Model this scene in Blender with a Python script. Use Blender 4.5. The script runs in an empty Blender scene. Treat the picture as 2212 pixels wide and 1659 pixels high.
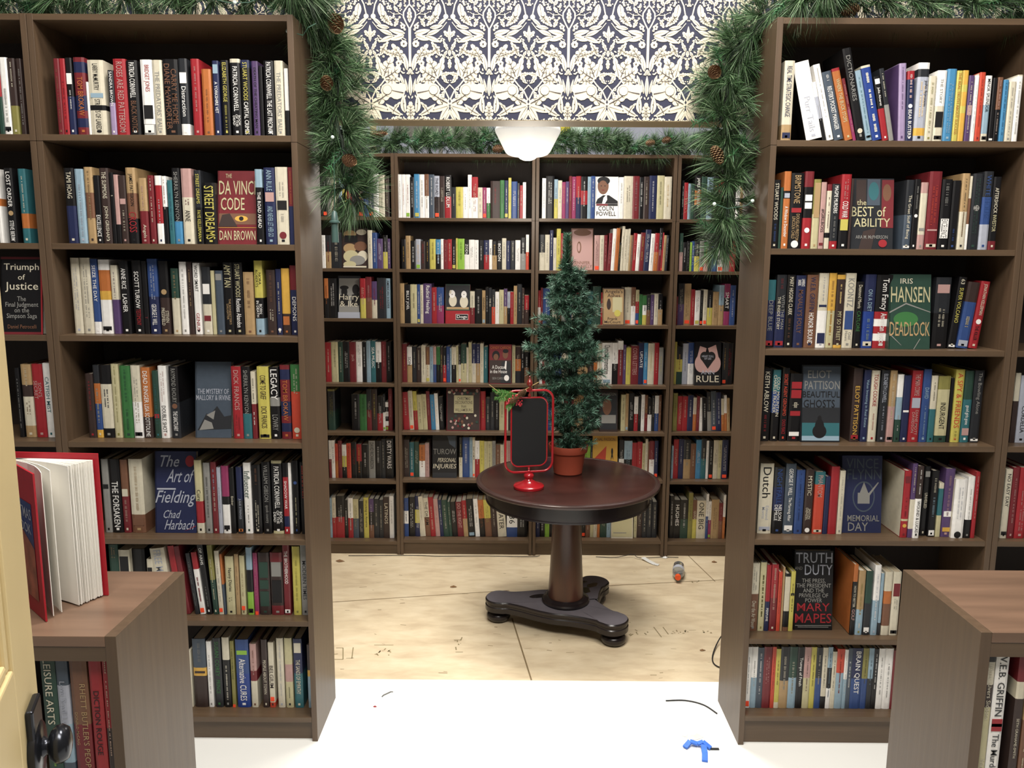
import bpy, math, random
import numpy as np
from mathutils import Vector, Matrix
random.seed(7)
S = bpy.context.scene
COL = S.collection

# ------------------------------------------------------------------ camera
FPX, PITCH, YAW, ROLL, CH = 1725., math.radians(8.9571), math.radians(-0.1899), math.radians(-0.3485), 1.6536
cz, sz = math.cos(YAW), math.sin(YAW)
Rz = np.array([[cz, -sz, 0], [sz, cz, 0], [0, 0, 1]])
_X = np.array([1., 0, 0]); _D = np.array([0, math.cos(PITCH), -math.sin(PITCH)]); _U = np.array([0, math.sin(PITCH), math.cos(PITCH)])
RIGHT = (_X*math.cos(ROLL)-_U*math.sin(ROLL)) @ Rz
UP = (_X*math.sin(ROLL)+_U*math.cos(ROLL)) @ Rz
FWD = _D @ Rz
cam = bpy.data.cameras.new('camera'); co = bpy.data.objects.new('camera', cam); COL.objects.link(co)
cam.sensor_fit = 'HORIZONTAL'; cam.sensor_width = 36; cam.lens = FPX/2212*36; cam.clip_start = .05
M = Matrix.Identity(4)
for i in range(3):
    M[i][0] = RIGHT[i]; M[i][1] = UP[i]; M[i][2] = -FWD[i]
M[2][3] = CH
co.matrix_world = M
S.camera = co
def ray(u, v): return FWD+RIGHT*(u-1106)/FPX-UP*(v-829.5)/FPX
def at_y(u, v, y): r = ray(u, v); t = y/r[1]; return r[0]*t, CH+r[2]*t
def at_z(u, v, z): r = ray(u, v); t = (z-CH)/r[2]; return r[0]*t, r[1]*t

# ------------------------------------------------------------------ world, lights, exposure
S.view_settings.view_transform = 'Standard'; S.view_settings.look = 'None'
S.view_settings.gamma = 1; S.view_settings.exposure = 0.0
w = bpy.data.worlds.new('world'); S.world = w; w.use_nodes = True
w.node_tree.nodes['Background'].inputs[0].default_value = (1.0, .955, .9, 1)
w.node_tree.nodes['Background'].inputs[1].default_value = .1
def area(name, loc, tgt, sx, sy, power, col=(1, .95, .88)):
    l = bpy.data.lights.new(name, 'AREA'); l.shape = 'RECTANGLE'; l.size = sx; l.size_y = sy; l.energy = power; l.color = col
    o = bpy.data.objects.new(name, l); COL.objects.link(o); o.location = loc
    o.rotation_euler = (Vector(tgt)-Vector(loc)).to_track_quat('-Z', 'Y').to_euler(); return o
area('front_ceiling_light', (.15, .35, 3.9), (.05, 2.4, .5), 2.0, 1.0, 165)
area('threshold_ceiling_light', (.2, 1.95, 4.0), (.2, 2.3, 0), .6, .5, 80)
area('rear_ceiling_light', (.1, 3.8, 3.9), (.2, 4.05, 0), 1.8, .6, 138)
area('hall_light', (.4, 6.4, 4.3), (.4, 7.2, 2.4), 4, 1.2, 110, (.93, .96, 1))

# ------------------------------------------------------------------ materials
MATS = {}
def srgb(h):
    c = [int(h[i:i+2], 16)/255 for i in (0, 2, 4)]
    return tuple((x/12.92 if x <= .04045 else ((x+.055)/1.055)**2.4) for x in c)+(1,)
def mat(name, col, rough=.6, metal=0, var=.0, scale=30, spec=.5, emit=0, alpha=None, trans=0, stretch=None, bump=0):
    if name in MATS: return MATS[name]
    m = bpy.data.materials.new(name); m.use_nodes = True; nt = m.node_tree; b = nt.nodes['Principled BSDF']
    c = srgb(col) if isinstance(col, str) else col
    b.inputs['Base Color'].default_value = c; b.inputs['Roughness'].default_value = rough; b.inputs['Metallic'].default_value = metal
    b.inputs['Specular IOR Level'].default_value = spec; b.inputs['Transmission Weight'].default_value = trans
    if emit: b.inputs['Emission Color'].default_value = c; b.inputs['Emission Strength'].default_value = emit
    if alpha is not None: b.inputs['Alpha'].default_value = alpha
    if var or bump:
        tc = nt.nodes.new('ShaderNodeTexCoord'); mp = nt.nodes.new('ShaderNodeMapping'); n = nt.nodes.new('ShaderNodeTexNoise')
        nt.links.new(tc.outputs['Object'], mp.inputs[0]); nt.links.new(mp.outputs[0], n.inputs['Vector'])
        mp.inputs['Scale'].default_value = stretch or (1, 1, 1); n.inputs['Scale'].default_value = scale; n.inputs['Detail'].default_value = 5
        if var:
            r = nt.nodes.new('ShaderNodeValToRGB'); nt.links.new(n.outputs['Fac'], r.inputs[0])
            r.color_ramp.elements[0].position = .3; r.color_ramp.elements[1].position = .7
            r.color_ramp.elements[0].color = tuple(x*(1-var) for x in c[:3])+(1,)
            r.color_ramp.elements[1].color = tuple(min(1, x*(1+var)) for x in c[:3])+(1,)
            nt.links.new(r.outputs[0], b.inputs['Base Color'])
        if bump:
            bp = nt.nodes.new('ShaderNodeBump'); bp.inputs['Strength'].default_value = bump; bp.inputs['Distance'].default_value = .002
            nt.links.new(n.outputs['Fac'], bp.inputs['Height']); nt.links.new(bp.outputs[0], b.inputs['Normal'])
    MATS[name] = m; return m
PAL = dict(k=('black', '131215'), K=('charcoal', '26282d'), w=('white', 'efece8'), W=('cream', 'd3cab2'), g=('grey', '8b8a85'), G=('dark green', '27463a'),
    e=('green', '34763a'), L=('lime', '8cc038'), r=('red', 'a81e26'), R=('maroon', '7a1f26'), o=('orange', 'bf682c'), t=('tan', 'b18f60'), b=('blue', '2a4888'),
    B=('navy', '1f2750'), c=('pale blue', '8aa8bb'), T=('teal', '2b6a74'), p=('purple', '553c6c'), P=('pink', 'bd918a'), y=('yellow', 'cbbf50'), Y=('beige', 'c4bb8c'),
    n=('brown', '7a4f38'), N=('dark brown', '3a2a26'), s=('silver', 'a8acbc'), m=('magenta', '982c5c'), u=('slate', '44505f'), a=('amber', 'e0aa3c'), O=('red-orange', 'd2422a'),
    C=('cobalt', '1c3c92'), l=('lavender', '9d88b0'), v=('olive', '8a8440'), i=('sky blue', '3a85b8'))
for _k, (_n, _h) in list(PAL.items()):      # printed paper is never fully saturated
    _c = [int(_h[i:i+2], 16) for i in (0, 2, 4)]; _g = sum(_c)/3; PAL[_k] = (_n, ''.join('%02x' % int((_g+(x-_g)*.84)*.95) for x in _c))
def pm(ch):
    n, h = PAL[ch]
    return mat('cover_'+n.replace(' ', '_'), h, .42 if ch not in 'kK' else .38, var=.06, scale=60)
def tm(ch):
    n, h = PAL[ch]
    return mat('ink_'+n.replace(' ', '_'), h, .5)
PAPER = mat('paper', 'd8d0bd', .85, var=.08, scale=40, stretch=(30, 1, 1))
PAPER2 = mat('paper_aged', 'b3a68c', .85, var=.12, scale=40, stretch=(30, 1, 1))
STICK = mat('sticker_orange', 'f5502e', .6)
WV = mat('walnut_vertical', '554434', .42, var=.13, scale=9, stretch=(9, 9, .35), bump=.15)
WH = mat('walnut_horizontal', '564534', .38, var=.13, scale=9, stretch=(.35, 9, 9), bump=.15)
WB = mat('walnut_back_panel', '2c231e', .7, var=.08, scale=8, stretch=(9, 9, .35))
WT = mat('walnut_top_lit', '6d5646', .33, var=.2, scale=5, stretch=(.6, 6, 6), bump=.1)  # paler walnut: light reflected off the low tops is put into the colour

# ------------------------------------------------------------------ mesh helpers
class MB:
    def __init__(s): s.v = []; s.f = []; s.m = []; s.mats = []
    def mi(s, m):
        if m not in s.mats: s.mats.append(m)
        return s.mats.index(m)
    def add(s, vs, fs, m, xf=None):
        o = len(s.v); k = s.mi(m)
        if xf is not None: vs = [tuple(xf @ Vector(p)) for p in vs]
        s.v += [tuple(p) for p in vs]; s.f += [tuple(i+o for i in f) for f in fs]; s.m += [k]*len(fs)
    def box(s, a, b, m, xf=None):
        x0, y0, z0 = a; x1, y1, z1 = b
        s.add([(x0, y0, z0), (x1, y0, z0), (x1, y1, z0), (x0, y1, z0), (x0, y0, z1), (x1, y0, z1), (x1, y1, z1), (x0, y1, z1)],
              [(0, 3, 2, 1), (4, 5, 6, 7), (0, 1, 5, 4), (1, 2, 6, 5), (2, 3, 7, 6), (3, 0, 4, 7)], m, xf)
    def lathe(s, prof, m, n=40, xf=None, ctr=(0, 0)):
        vs = []; fs = []; L = len(prof)
        for i in range(n):
            a = 2*math.pi*i/n
            for r, z in prof: vs.append((ctr[0]+r*math.cos(a), ctr[1]+r*math.sin(a), z))
        for i in range(n):
            j = (i+1) % n
            for k in range(L-1): fs.append((i*L+k, j*L+k, j*L+k+1, i*L+k+1))
        s.add(vs, fs, m, xf)
    def tube(s, pts, r, m, n=8, closed=False, xf=None):
        pts = [Vector(p) for p in pts]; N = len(pts); vs = []; fs = []
        prev = None
        for i, p in enumerate(pts):
            if closed: t = pts[(i+1) % N]-pts[i-1]
            else: t = pts[min(i+1, N-1)]-pts[max(i-1, 0)]
            t.normalize()
            ref = prev if prev is not None else (Vector((0, 0, 1)) if abs(t.z) < .9 else Vector((0, 1, 0)))
            a = (ref-t*ref.dot(t)).normalized(); b = t.cross(a); prev = a
            rr = r(i/(N-1)) if callable(r) else r
            for k in range(n):
                q = 2*math.pi*k/n; vs.append(p+a*rr*math.cos(q)+b*rr*math.sin(q))
        for i in range(N if closed else N-1):
            j = (i+1) % N
            for k in range(n): l = (k+1) % n; fs.append((i*n+k, j*n+k, j*n+l, i*n+l))
        if not closed: fs += [tuple(range(n))[::-1], tuple((N-1)*n+k for k in range(n))]
        s.add(vs, fs, m, xf)
    def build(s, name, parent=None, loc=None, smooth=False):
        me = bpy.data.meshes.new(name); me.from_pydata(s.v, [], s.f)
        for m in s.mats: me.materials.append(m)
        me.polygons.foreach_set('material_index', s.m)
        if smooth: me.polygons.foreach_set('use_smooth', [True]*len(s.f))
        me.update()
        o = bpy.data.objects.new(name, me); COL.objects.link(o)
        if parent: o.parent = parent
        if loc: o.location = loc
        if smooth:
            try: me.set_sharp_from_angle(angle=math.radians(40))
            except Exception: pass
        return o
def bevel(o, w=.0015, seg=2):
    m = o.modifiers.new('bevel', 'BEVEL'); m.width = w; m.segments = seg; m.limit_method = 'ANGLE'; return o
def tag(o, label, cat, group=None):
    o['label'] = label; o['category'] = cat
    if group: o['group'] = group
    return o
def struct(o): o['kind'] = 'structure'; return o
def empty(name, loc, rz=0):
    o = bpy.data.objects.new(name, None); COL.objects.link(o); o.location = loc; o.rotation_euler = (0, 0, rz); o.empty_display_size = .05; return o

TXT = {}
def textgeo(s):
    if s in TXT: return TXT[s]
    c = bpy.data.curves.new('t', 'FONT'); c.body = s; c.resolution_u = 2; c.align_x = 'CENTER'; c.space_line = .85; c.offset = .003
    o = bpy.data.objects.new('t', c); me = bpy.data.meshes.new_from_object(o)
    vs = np.array([v.co[:2] for v in me.vertices]) if len(me.vertices) else np.zeros((0, 2))
    fs = [tuple(p.vertices) for p in me.polygons]
    bpy.data.objects.remove(o); bpy.data.meshes.remove(me); bpy.data.curves.remove(c)
    if len(vs):
        lo = vs.min(0); hi = vs.max(0); vs = (vs-(lo+hi)/2)/(hi-lo); asp = (hi[0]-lo[0])/(hi[1]-lo[1])
    else: asp = 1
    TXT[s] = (vs, fs, asp); return TXT[s]
def text_flat(mb, s, cx, cz_, w_, h_, m, y=0., rot=False, keep=True, shear=0):
    """letters in the local x-z plane facing -y; rot = reading downwards"""
    vs, fs, asp = textgeo(s)
    L, H = w_, h_
    if keep:
        L = min(w_, h_*asp*1.15)
    out = []
    for a, b in vs:
        p, q = a*L, b*H
        p += q*shear
        if rot: out.append((cx+q, y, cz_-p))
        else: out.append((cx+p, y, cz_+q))
    if fs:
        mb.add(out, [f for f in fs], m)
def mixm(a, b):
    n = f'print_{PAL[a][0]}_on_{PAL[b][0]}'.replace(' ', '_')
    x, y = srgb(PAL[a][1]), srgb(PAL[b][1]); return mat(n, tuple(p*.6+q*.4 for p, q in zip(x, y)), .5)
def marks(mb, rng, cx, z0, z1, wd, m, y):
    """a line or two of print too small to read"""
    two = wd > .011 and rng.random() < .45
    for cc in ((cx-wd*.3, cx+wd*.3) if two else (cx,)):
        ww = wd*(.34 if two else rng.uniform(.4, .75)); z = z1-rng.uniform(0, .2)*(z1-z0) if two else z1
        while z > z0+.004:
            l = rng.uniform(.0022, .0048)
            if rng.random() < .88:
                h = ww*rng.uniform(.7, 1)
                mb.add([(cc-h/2, y-.0002, z-l*.7), (cc+h/2, y-.0002, z-l*.7), (cc+h/2, y-.0002, z), (cc-h/2, y-.0002, z)], [(0, 1, 2, 3)], m)
                if h > .004: mb.add([(cc-h*.18, y-.0003, z-l*.5), (cc+h*.3, y-.0003, z-l*.5), (cc+h*.3, y-.0003, z-l*.2), (cc-h*.18, y-.0003, z-l*.2)], [(0, 1, 2, 3)], mb.mats[0])
            z -= l+(.004 if rng.random() < .16 else 0)

# ------------------------------------------------------------------ books
def book_geo(mb, w, h, d, bands, hard=True, side=None, rng=random):
    t = .0026 if hard else .0009
    t = min(t, w*.2)
    bu = min(.0022, w*.08)
    outp = [(-w/2, d), (-w/2, bu*1.2), (-w*.28, 0), (w*.28, 0), (w/2, bu*1.2), (w/2, d)]
    inp = [(-w/2+t, d), (-w/2+t, t+bu), (-w*.2, t+.001), (w*.2, t+.001), (w/2-t, t+bu), (w/2-t, d)]
    # bands listed from the top: [(material, fraction)]
    zs = [h]; tot = sum(b[1] for b in bands)
    for b in bands: zs.append(zs[-1]-h*b[1]/tot)
    zs[-1] = 0
    for i, (m, _) in enumerate(bands):
        z1, z0 = zs[i], zs[i+1]
        vs = [(x, y, z) for z in (z0, z1) for x, y in outp+inp]
        fs = []
        for k in range(5): fs.append((k, k+1, 12+k+1, 12+k))
        fs += [(5, 11, 23, 17), (6, 0, 12, 18)]
        for k in range(5): fs.append((6+k+1, 6+k, 18+k, 18+k+1))
        if i == 0:
            for k in range(5): fs.append((12+k, 12+k+1, 18+k+1, 18+k))
        if i == len(bands)-1:
            for k in range(5): fs.append((k+1, k, 6+k, 6+k+1))
        mb.add(vs, fs, m)
    if side:
        s_, m = side
        x = s_*(w/2+.0003)
        mb.add([(x, .006, .002), (x, d, .002), (x, d, h-.002), (x, .006, h-.002)], [(0, 1, 2, 3)], m)
    return t
def pages_geo(mb, w, h, d, t, hard, m):
    e = .003 if hard else .0005
    mb.box((-w/2+t+.0002, t+.003, e), (w/2-t-.0002, d-(.004 if hard else .001), h-e), m)
SHELF_WORDS = {1: 'top shelf', 2: 'second shelf', 3: 'third shelf', 4: 'fourth shelf', 5: 'fifth shelf', 6: 'sixth shelf', 7: 'bottom shelf'}
ORD = 'first second third fourth fifth sixth seventh eighth ninth tenth eleventh twelfth thirteenth fourteenth fifteenth sixteenth seventeenth eighteenth nineteenth twentieth'.split()
LABELS = set()
def bands_of(spec):
    parts = spec.split(':'); out = []
    for p in parts:
        ch = p[0]; fr = float(p[1:]) if len(p) > 1 else None
        out.append([ch, fr])
    known = sum(f for _, f in out if f); un = [b for b in out if b[1] is None]
    for b in un: b[1] = max(.02, 1-known)/len(un)
    return out
def look(spec):
    b = bands_of(spec); n = []
    for ch, f in sorted(b, key=lambda q: -q[1]):
        c = PAL[ch][0]
        if c not in n: n.append(c)
    return ' and '.join(n[:2])
class Row:
    def __init__(s, ox, oy, sc, yb, front, ztop, place, setb=None, lean=0, eyelevel=False):
        s.__dict__.update(locals())
def solve_row(r, lines):
    out = []
    v = r.oy+r.yb/r.sc
    for ln in lines.strip().split('\n'):
        if not ln.strip(): continue
        a = ln.strip().split('|'); h = a[0].split(); x0, x1, tp, cov = float(h[0]), float(h[1]), float(h[2]), h[3]
        o = dict(kv.split('=') for kv in h[4:])
        um = r.ox+(x0+x1)/2/r.sc
        if r.setb is not None: y = r.front+r.setb
        else:
            y = at_z(um, v, r.ztop)[1]; y = min(max(y, r.front+.004), r.front+.06)
        y += float(o.get('dy', 0))
        X0 = at_y(r.ox+x0/r.sc, v, y)[0]; X1 = at_y(r.ox+x1/r.sc, v, y)[0]
        Z = at_y(um, r.oy+tp/r.sc, y)[1]
        hh = min(max(Z-r.ztop, .08), float(r.hmax) if hasattr(r, 'hmax') else .33)
        out.append(dict(x0=X0, x1=X1, y=y, h=hh, cov=cov, opt=o, txt=a[1:]))
    return out
def make_row(r, lines, shelf_i, case_words, group, first=True):
    bs = solve_row(r, lines)
    rng = random.Random(hash((r.ox, r.oy, shelf_i)) & 0xffff)
    segR = case_words.startswith('right part of '); segL = case_words.startswith('left part of ')
    case_words = case_words.replace('right part of ', '').replace('left part of ', '')
    N = len(bs)
    for i, b in enumerate(bs):
        o = b['opt']; gapR = (bs[i+1]['x0'] if i+1 < N and 'L' not in bs[i+1]['opt'] else b['x1'])
        w_ = max(b['x1']-b['x0']-.0008, .006); lean = math.radians(float(o.get('L', r.lean)))
        hard = o.get('pb') is None and w_ > .012 and b['h'] > .18
        d = min(.165 if hard else .135, .25-(b['y']-r.front)) * (1 if b['h'] > .19 else .88) + rng.uniform(-.006, .004)
        h = b['h']/math.cos(lean)*(1 if abs(lean) < .1 else .985)
        wv = w_*math.cos(lean)
        xc = (b['x0']+b['x1'])/2
        mb = MB()
        bn = [(pm(c), f) for c, f in bands_of(b['cov'])]
        side = None
        if 'sd' in o: side = (-1 if o['sd'][0] == '<' else 1, pm(o['sd'][1]))
        t = book_geo(mb, w_, h, d, bn, hard, side)
        y = -.0007
        for ti, tx in enumerate(b['txt']):
            tx = tx.rstrip()
            if len(tx) > 1 and tx[1] == '#':      # block on the spine c#z0-z1
                z0, z1 = [float(q) for q in tx[2:].split('-')]
                mb.box((-w_*.4, y, h*z0), (w_*.4, 0, h*z1), tm(tx[0]))
            elif len(tx) > 1 and tx[1] == '0':      # round emblem c0 z
                zc = float(tx[2:]); R_ = w_*.3; n = 16
                mb.add([(R_*math.cos(6.283*k/n), y-.0002, h*zc+R_*math.sin(6.283*k/n)) for k in range(n)], [tuple(range(n))], tm(tx[0]))
            elif tx[1] == '~':
                rg = tx[2:].split('-') if len(tx) > 2 else ('.12', '.86')
                marks(mb, rng, 0, h*float(rg[0]), h*float(rg[1]), w_*.42, mixm(tx[0], bands_of(b['cov'])[0][0]), y)
            elif tx[1] == '*':
                body, *pr = tx[2:].split('@')
                z0, z1 = [float(q) for q in (pr[0].split('-') if pr and pr[0] else ('.1', '.9'))]
                sz_ = float(pr[1]) if len(pr) > 1 else .5
                off = float(pr[2]) if len(pr) > 2 else 0
                text_flat(mb, body.replace('/', '\n'), w_*off, h*(z0+z1)/2, h*(z1-z0), w_*sz_, tm(tx[0]), y, rot=True)
        # publisher's mark at the foot
        if 'nm' not in o and w_ > .016 and b['txt']:
            q = tm(b['txt'][0][0]); mb.box((-w_*.13, y, h*.035), (w_*.13, 0, h*.065), q)
        ob = mb.build('book', smooth=False)
        up = abs(math.sin(lean))*w_/2
        ob.location = (xc+math.sin(lean)*h*0, b['y'], r.ztop+.0006+up)
        ob.rotation_euler = (0, lean, math.radians(float(o.get('Y', 0))))
        pg = MB(); pages_geo(pg, w_, h, d, t, hard, PAPER if rng.random() < .6 else PAPER2); p = pg.build('pages', ob)
        if 'st' in o:
            z = float(o['st'] or .03)
            sb = MB(); sb.box((-w_*.36, -.0011, h*z), (w_*.36, -.0008, h*z+min(.016, w_*.9)), STICK); sb.build('price_sticker', ob)
        tc = b['txt'][0][0] if b['txt'] else None
        L = look(b['cov'])
        tcn = PAL[tc][0]+'-lettered ' if tc and tc in PAL and PAL[tc][0] not in L.split(' and ')[:1] else ''
        nl = look(bs[i-1]['cov']).split(' and ')[0] if i > 0 else None; nr = look(bs[i+1]['cov']).split(' and ')[0] if i+1 < N else None
        if 'd' in o: L = o['d'].replace('_', ' '); tcn = ''
        where = f'{SHELF_WORDS[shelf_i]}, {case_words}' if shelf_i else case_words
        aL = 'just right of the face-out book' if segR else 'at the left end'
        aR = 'just left of the face-out book' if segL else 'at the right end'
        if nl and nr: nb = (f'between {nl} and {nr} ones' if nl != nr else f'between two {nl} ones')
        elif nr: nb = aL
        elif nl: nb = aR
        else: nb = 'standing alone'
        size = 'thick ' if w_ > .04 else ('thin ' if w_ < .017 else '')
        if len(f'{L} book {nb}, {where}'.split()) > 16 or len(f'{tcn}{L} book {nb}, {where}'.split()) > 16: nb = nb.replace(' ones', '').replace(' one', '')
        cands = [f'{tcn}{L} book {nb}, {where}', f'{L} book {nb}, {where}', f'{size}{L} book {nb}, {where}']
        k = i; side_w = 'left'
        if i >= N//2 or segR: k = N-1-i; side_w = 'right'
        if k < 20 and not (segL and side_w == 'right'): cands.append(f'{L} book, {ORD[k]} from the {side_w} end, {where}')
        else: cands.append(f'{L} book, {ORD[k]} left of the face-out one, {where}')
        lab = None
        for c in cands:
            if c not in LABELS and len(c.split()) <= 16: lab = c; break
        lab = lab or cands[-1]
        LABELS.add(lab)
        tag(ob, lab, 'book', group)
    return bs
def face_out(cx0, cx1, top, bot, y, cov, items, label, r=None, tilt=7, z=None, th=.03, name='book', group='books turned face out', edge='W'):
    """a book leaning with its front cover to the room; u/v pixels measured on the photo"""
    X0 = at_y(cx0, bot, y)[0]; X1 = at_y(cx1, bot, y)[0]
    z = z if z is not None else at_y((cx0+cx1)/2, bot, y)[1]
    y2 = y+.02
    Zt = at_y((cx0+cx1)/2, top, y2)[1]
    W_ = X1-X0; H_ = (Zt-z)/math.cos(math.radians(tilt))
    mb = MB(); pmt = pm(cov)
    mb.box((-W_/2, 0, 0), (W_/2, .0025, H_), pmt); mb.box((-W_/2, th-.0025, 0), (W_/2, th, H_), pmt); mb.box((-W_/2-.001, 0, 0), (-W_/2+.003, th, H_), pmt)
    yy = -.0004
    for it in items:
        yy -= .00012
        k = it[0]
        if k == 'r':
            _, a, b_, c, d_, col = it; mb.box((-W_/2+W_*a, yy, H_*b_), (-W_/2+W_*c, yy+.0003, H_*d_), tm(col))
        elif k == 'e':
            _, a, b_, rx, rz_, col = it; n = 28
            mb.add([(-W_/2+W_*a+W_*rx*math.cos(6.2832*q/n), yy, H_*b_+H_*rz_*math.sin(6.2832*q/n)) for q in range(n)], [tuple(range(n))], tm(col))
        elif k == 'p':
            _, pts, col = it
            mb.add([(-W_/2+W_*a, yy, H_*b_) for a, b_ in pts], [tuple(range(len(pts)))], tm(col))
        elif k == 't':
            _, s, a, b_, ww, hh, col = it[:7]
            text_flat(mb, s, -W_/2+W_*a, H_*b_, W_*ww, H_*hh, tm(col), yy, keep=len(it) < 8, shear=it[7] if len(it) > 7 else 0)
    o = mb.build(name); o.location = ((X0+X1)/2, y, z+.0006); o.rotation_euler = (math.radians(-tilt), 0, 0)
    pg = MB(); pg.box((-W_/2+.004, .0028, .003), (W_/2-.004, th-.0028, H_-.003), PAPER); pg.build('pages', o)
    tag(o, label, 'book', group)
    return o

# ------------------------------------------------------------------ shell
D1 = 2.53; DF = .278; XL = -.6718; XR = .7785
D2 = 4.645; XB = .112; FZ = -.136; EDGE = 2.945
def floor_mats():
    m = bpy.data.materials.new('plywood'); m.use_nodes = True; nt = m.node_tree; b = nt.nodes['Principled BSDF']; b.inputs['Roughness'].default_value = .6
    tc = nt.nodes.new('ShaderNodeTexCoord'); mp = nt.nodes.new('ShaderNodeMapping'); mp.inputs['Scale'].default_value = (1.8, 4.5, 1); mp.inputs['Rotation'].default_value = (0, 0, .06)
    n = nt.nodes.new('ShaderNodeTexNoise'); n.inputs['Scale'].default_value = 4; n.inputs['Detail'].default_value = 8; n.inputs['Distortion'].default_value = .3
    r = nt.nodes.new('ShaderNodeValToRGB'); e = r.color_ramp.elements
    e[0].position = .3; e[0].color = srgb('c4b193'); e[1].position = .72; e[1].color = srgb('dccdb0')
    q = e.new(.5); q.color = srgb('d2c1a2')
    n2 = nt.nodes.new('ShaderNodeTexNoise'); n2.inputs['Scale'].default_value = 2.2; n2.inputs['Detail'].default_value = 6
    r2 = nt.nodes.new('ShaderNodeValToRGB'); r2.color_ramp.elements[0].position = .36; r2.color_ramp.elements[0].color = (.72, .7, .68, 1); r2.color_ramp.elements[1].position = .52; r2.color_ramp.elements[1].color = (1, 1, 1, 1)
    mx = nt.nodes.new('ShaderNodeMix'); mx.data_type = 'RGBA'; mx.blend_type = 'MULTIPLY'; mx.inputs[0].default_value = .3
    L = nt.links.new
    L(tc.outputs['Object'], mp.inputs[0]); L(mp.outputs[0], n.inputs['Vector']); L(n.outputs['Fac'], r.inputs[0]); L(tc.outputs['Object'], n2.inputs['Vector']); L(n2.outputs['Fac'], r2.inputs[0])
    L(r.outputs[0], mx.inputs[6]); L(r2.outputs[0], mx.inputs[7]); L(mx.outputs[2], b.inputs['Base Color'])
    return m
PLY = floor_mats()
WHITEF = mat('white_floor', 'e4e4e0', .55, var=.03, scale=2.2)
SEAM = mat('seam', '7d6a4c', .9)
STAMP = mat('faded_stamp_ink', '8b7c5c', .9)
mb = MB()
mb.box((-3.4, -1.2, FZ-.05), (3.6, EDGE, 0), WHITEF)
mb.box((-3.4, EDGE, FZ-.05), (3.6, 10.6, FZ-.0015), PLY)
def strip(a, b, wd, m=SEAM):
    a = Vector(a+(0,)); b = Vector(b+(0,)); t = (b-a).normalized(); n = Vector((-t.y, t.x, 0))*wd/2
    mb.add([a-n+Vector((0, 0, FZ-.0009)), b-n+Vector((0, 0, FZ-.0009)), b+n+Vector((0, 0, FZ-.0009)), a+n+Vector((0, 0, FZ-.0009))], [(0, 1, 2, 3)], m)
def P0(u, v): return at_z(u, v, FZ)
strip(P0(690, 1302), P0(1100, 1275), .006); strip(P0(1290, 1266), P0(1640, 1248), .006); strip(P0(1106, 1335), P0(1148, 1469), .007); strip(P0(1486, 1199), P0(1545, 1256), .005)
# carpenters' faint stamps on the boards
rg = random.Random(5)
def glyphs(u, v, w_, n, h=9):
    for k in range(n):
        a = u+w_*(k+.5)/n
        for q in range(3):
            c = a+rg.uniform(-w_/n*.35, w_/n*.35); d = v+rg.uniform(-h/2, h/2)
            strip(P0(c, d), P0(c+rg.uniform(-w_/n*.4, w_/n*.4), d+rg.uniform(-h*.45, h*.45)), .006, STAMP)
glyphs(805, 1408, 44, 3, 12); glyphs(982, 1390, 16, 2, 16); glyphs(1340, 1366, 62, 4, 10); glyphs(1452, 1364, 36, 3, 10); glyphs(1512, 1362, 32, 2, 10); glyphs(1490, 1254, 22, 2, 9)
for a, b in (((726, 1399), (741, 1399)), ((741, 1399), (741, 1424)), ((741, 1424), (722, 1424)), ((763, 1398), (760, 1422)), ((980, 1382), (996, 1382)), ((984, 1408), (1000, 1408)), ((1412, 1354), (1429, 1376)), ((1432, 1354), (1444, 1370)), ((808, 1393), (850, 1393))): strip(P0(*a), P0(*b), .005, STAMP)
for k in range(80):   # scuffs
    a = rg.uniform(-.9, 1.25); b = rg.uniform(3.0, 4.6); q = rg.uniform(.008, .04)
    strip((a, b), (a+q, b+rg.uniform(-.006, .006)), rg.uniform(.0015, .005), STAMP if k % 3 else SEAM)
fl = struct(mb.build('floor'))

# wallpapered wall over the opening
NAVY = mat('wallpaper_navy', '2b2d42', .8, var=.15, scale=14); CREAM = mat('wallpaper_cream', 'd6ccb6', .8, var=.03, scale=10); LINE = mat('wallpaper_line', '474042', .75)
BEIGE = mat('header_edge', '8f7f62', .6, var=.06, scale=8)
WY = 2.82; WZ = 2.117
mb = MB()
mb.box((-3.2, WY+.0012, WZ), (3.4, WY+.123, 3.5), NAVY)
mb.box((-3.2, WY, WZ-.002), (3.4, WY+.124, WZ), BEIGE)
mb.box((-3.2, WY+.004, 0), (XL-.25, WY+.123, WZ), NAVY); mb.box((XR+.25, WY+.004, 0), (3.4, WY+.123, WZ), NAVY)
def leaf_outline(L, W_, lob, seed, curve=0):
    g = random.Random(seed); pts = []; n = lob*6
    for s_ in (1, -1):
        seq = range(n+1) if s_ == 1 else range(n, -1, -1)
        for i in seq:
            t = i/n; env = math.sin(math.pi*min(1, t*.96+.02))**.7*(1-.35*t)
            ph = (t*lob) % 1.0
            wv = .55+.45*math.sin(math.pi*ph) if lob > 1 else 1
            x = L*t+(.06*L*(ph-.5) if lob > 1 else 0); yv = s_*W_*env*wv
            pts.append((x, yv+curve*L*t*t))
    return pts
TILE = []
def put(x, y, ang, pts, m, lay):
    c, s_ = math.cos(ang), math.sin(ang)
    TILE.append(([(x+a*c-b*s_, y+a*s_+b*c) for a, b in pts], m, lay))
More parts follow.
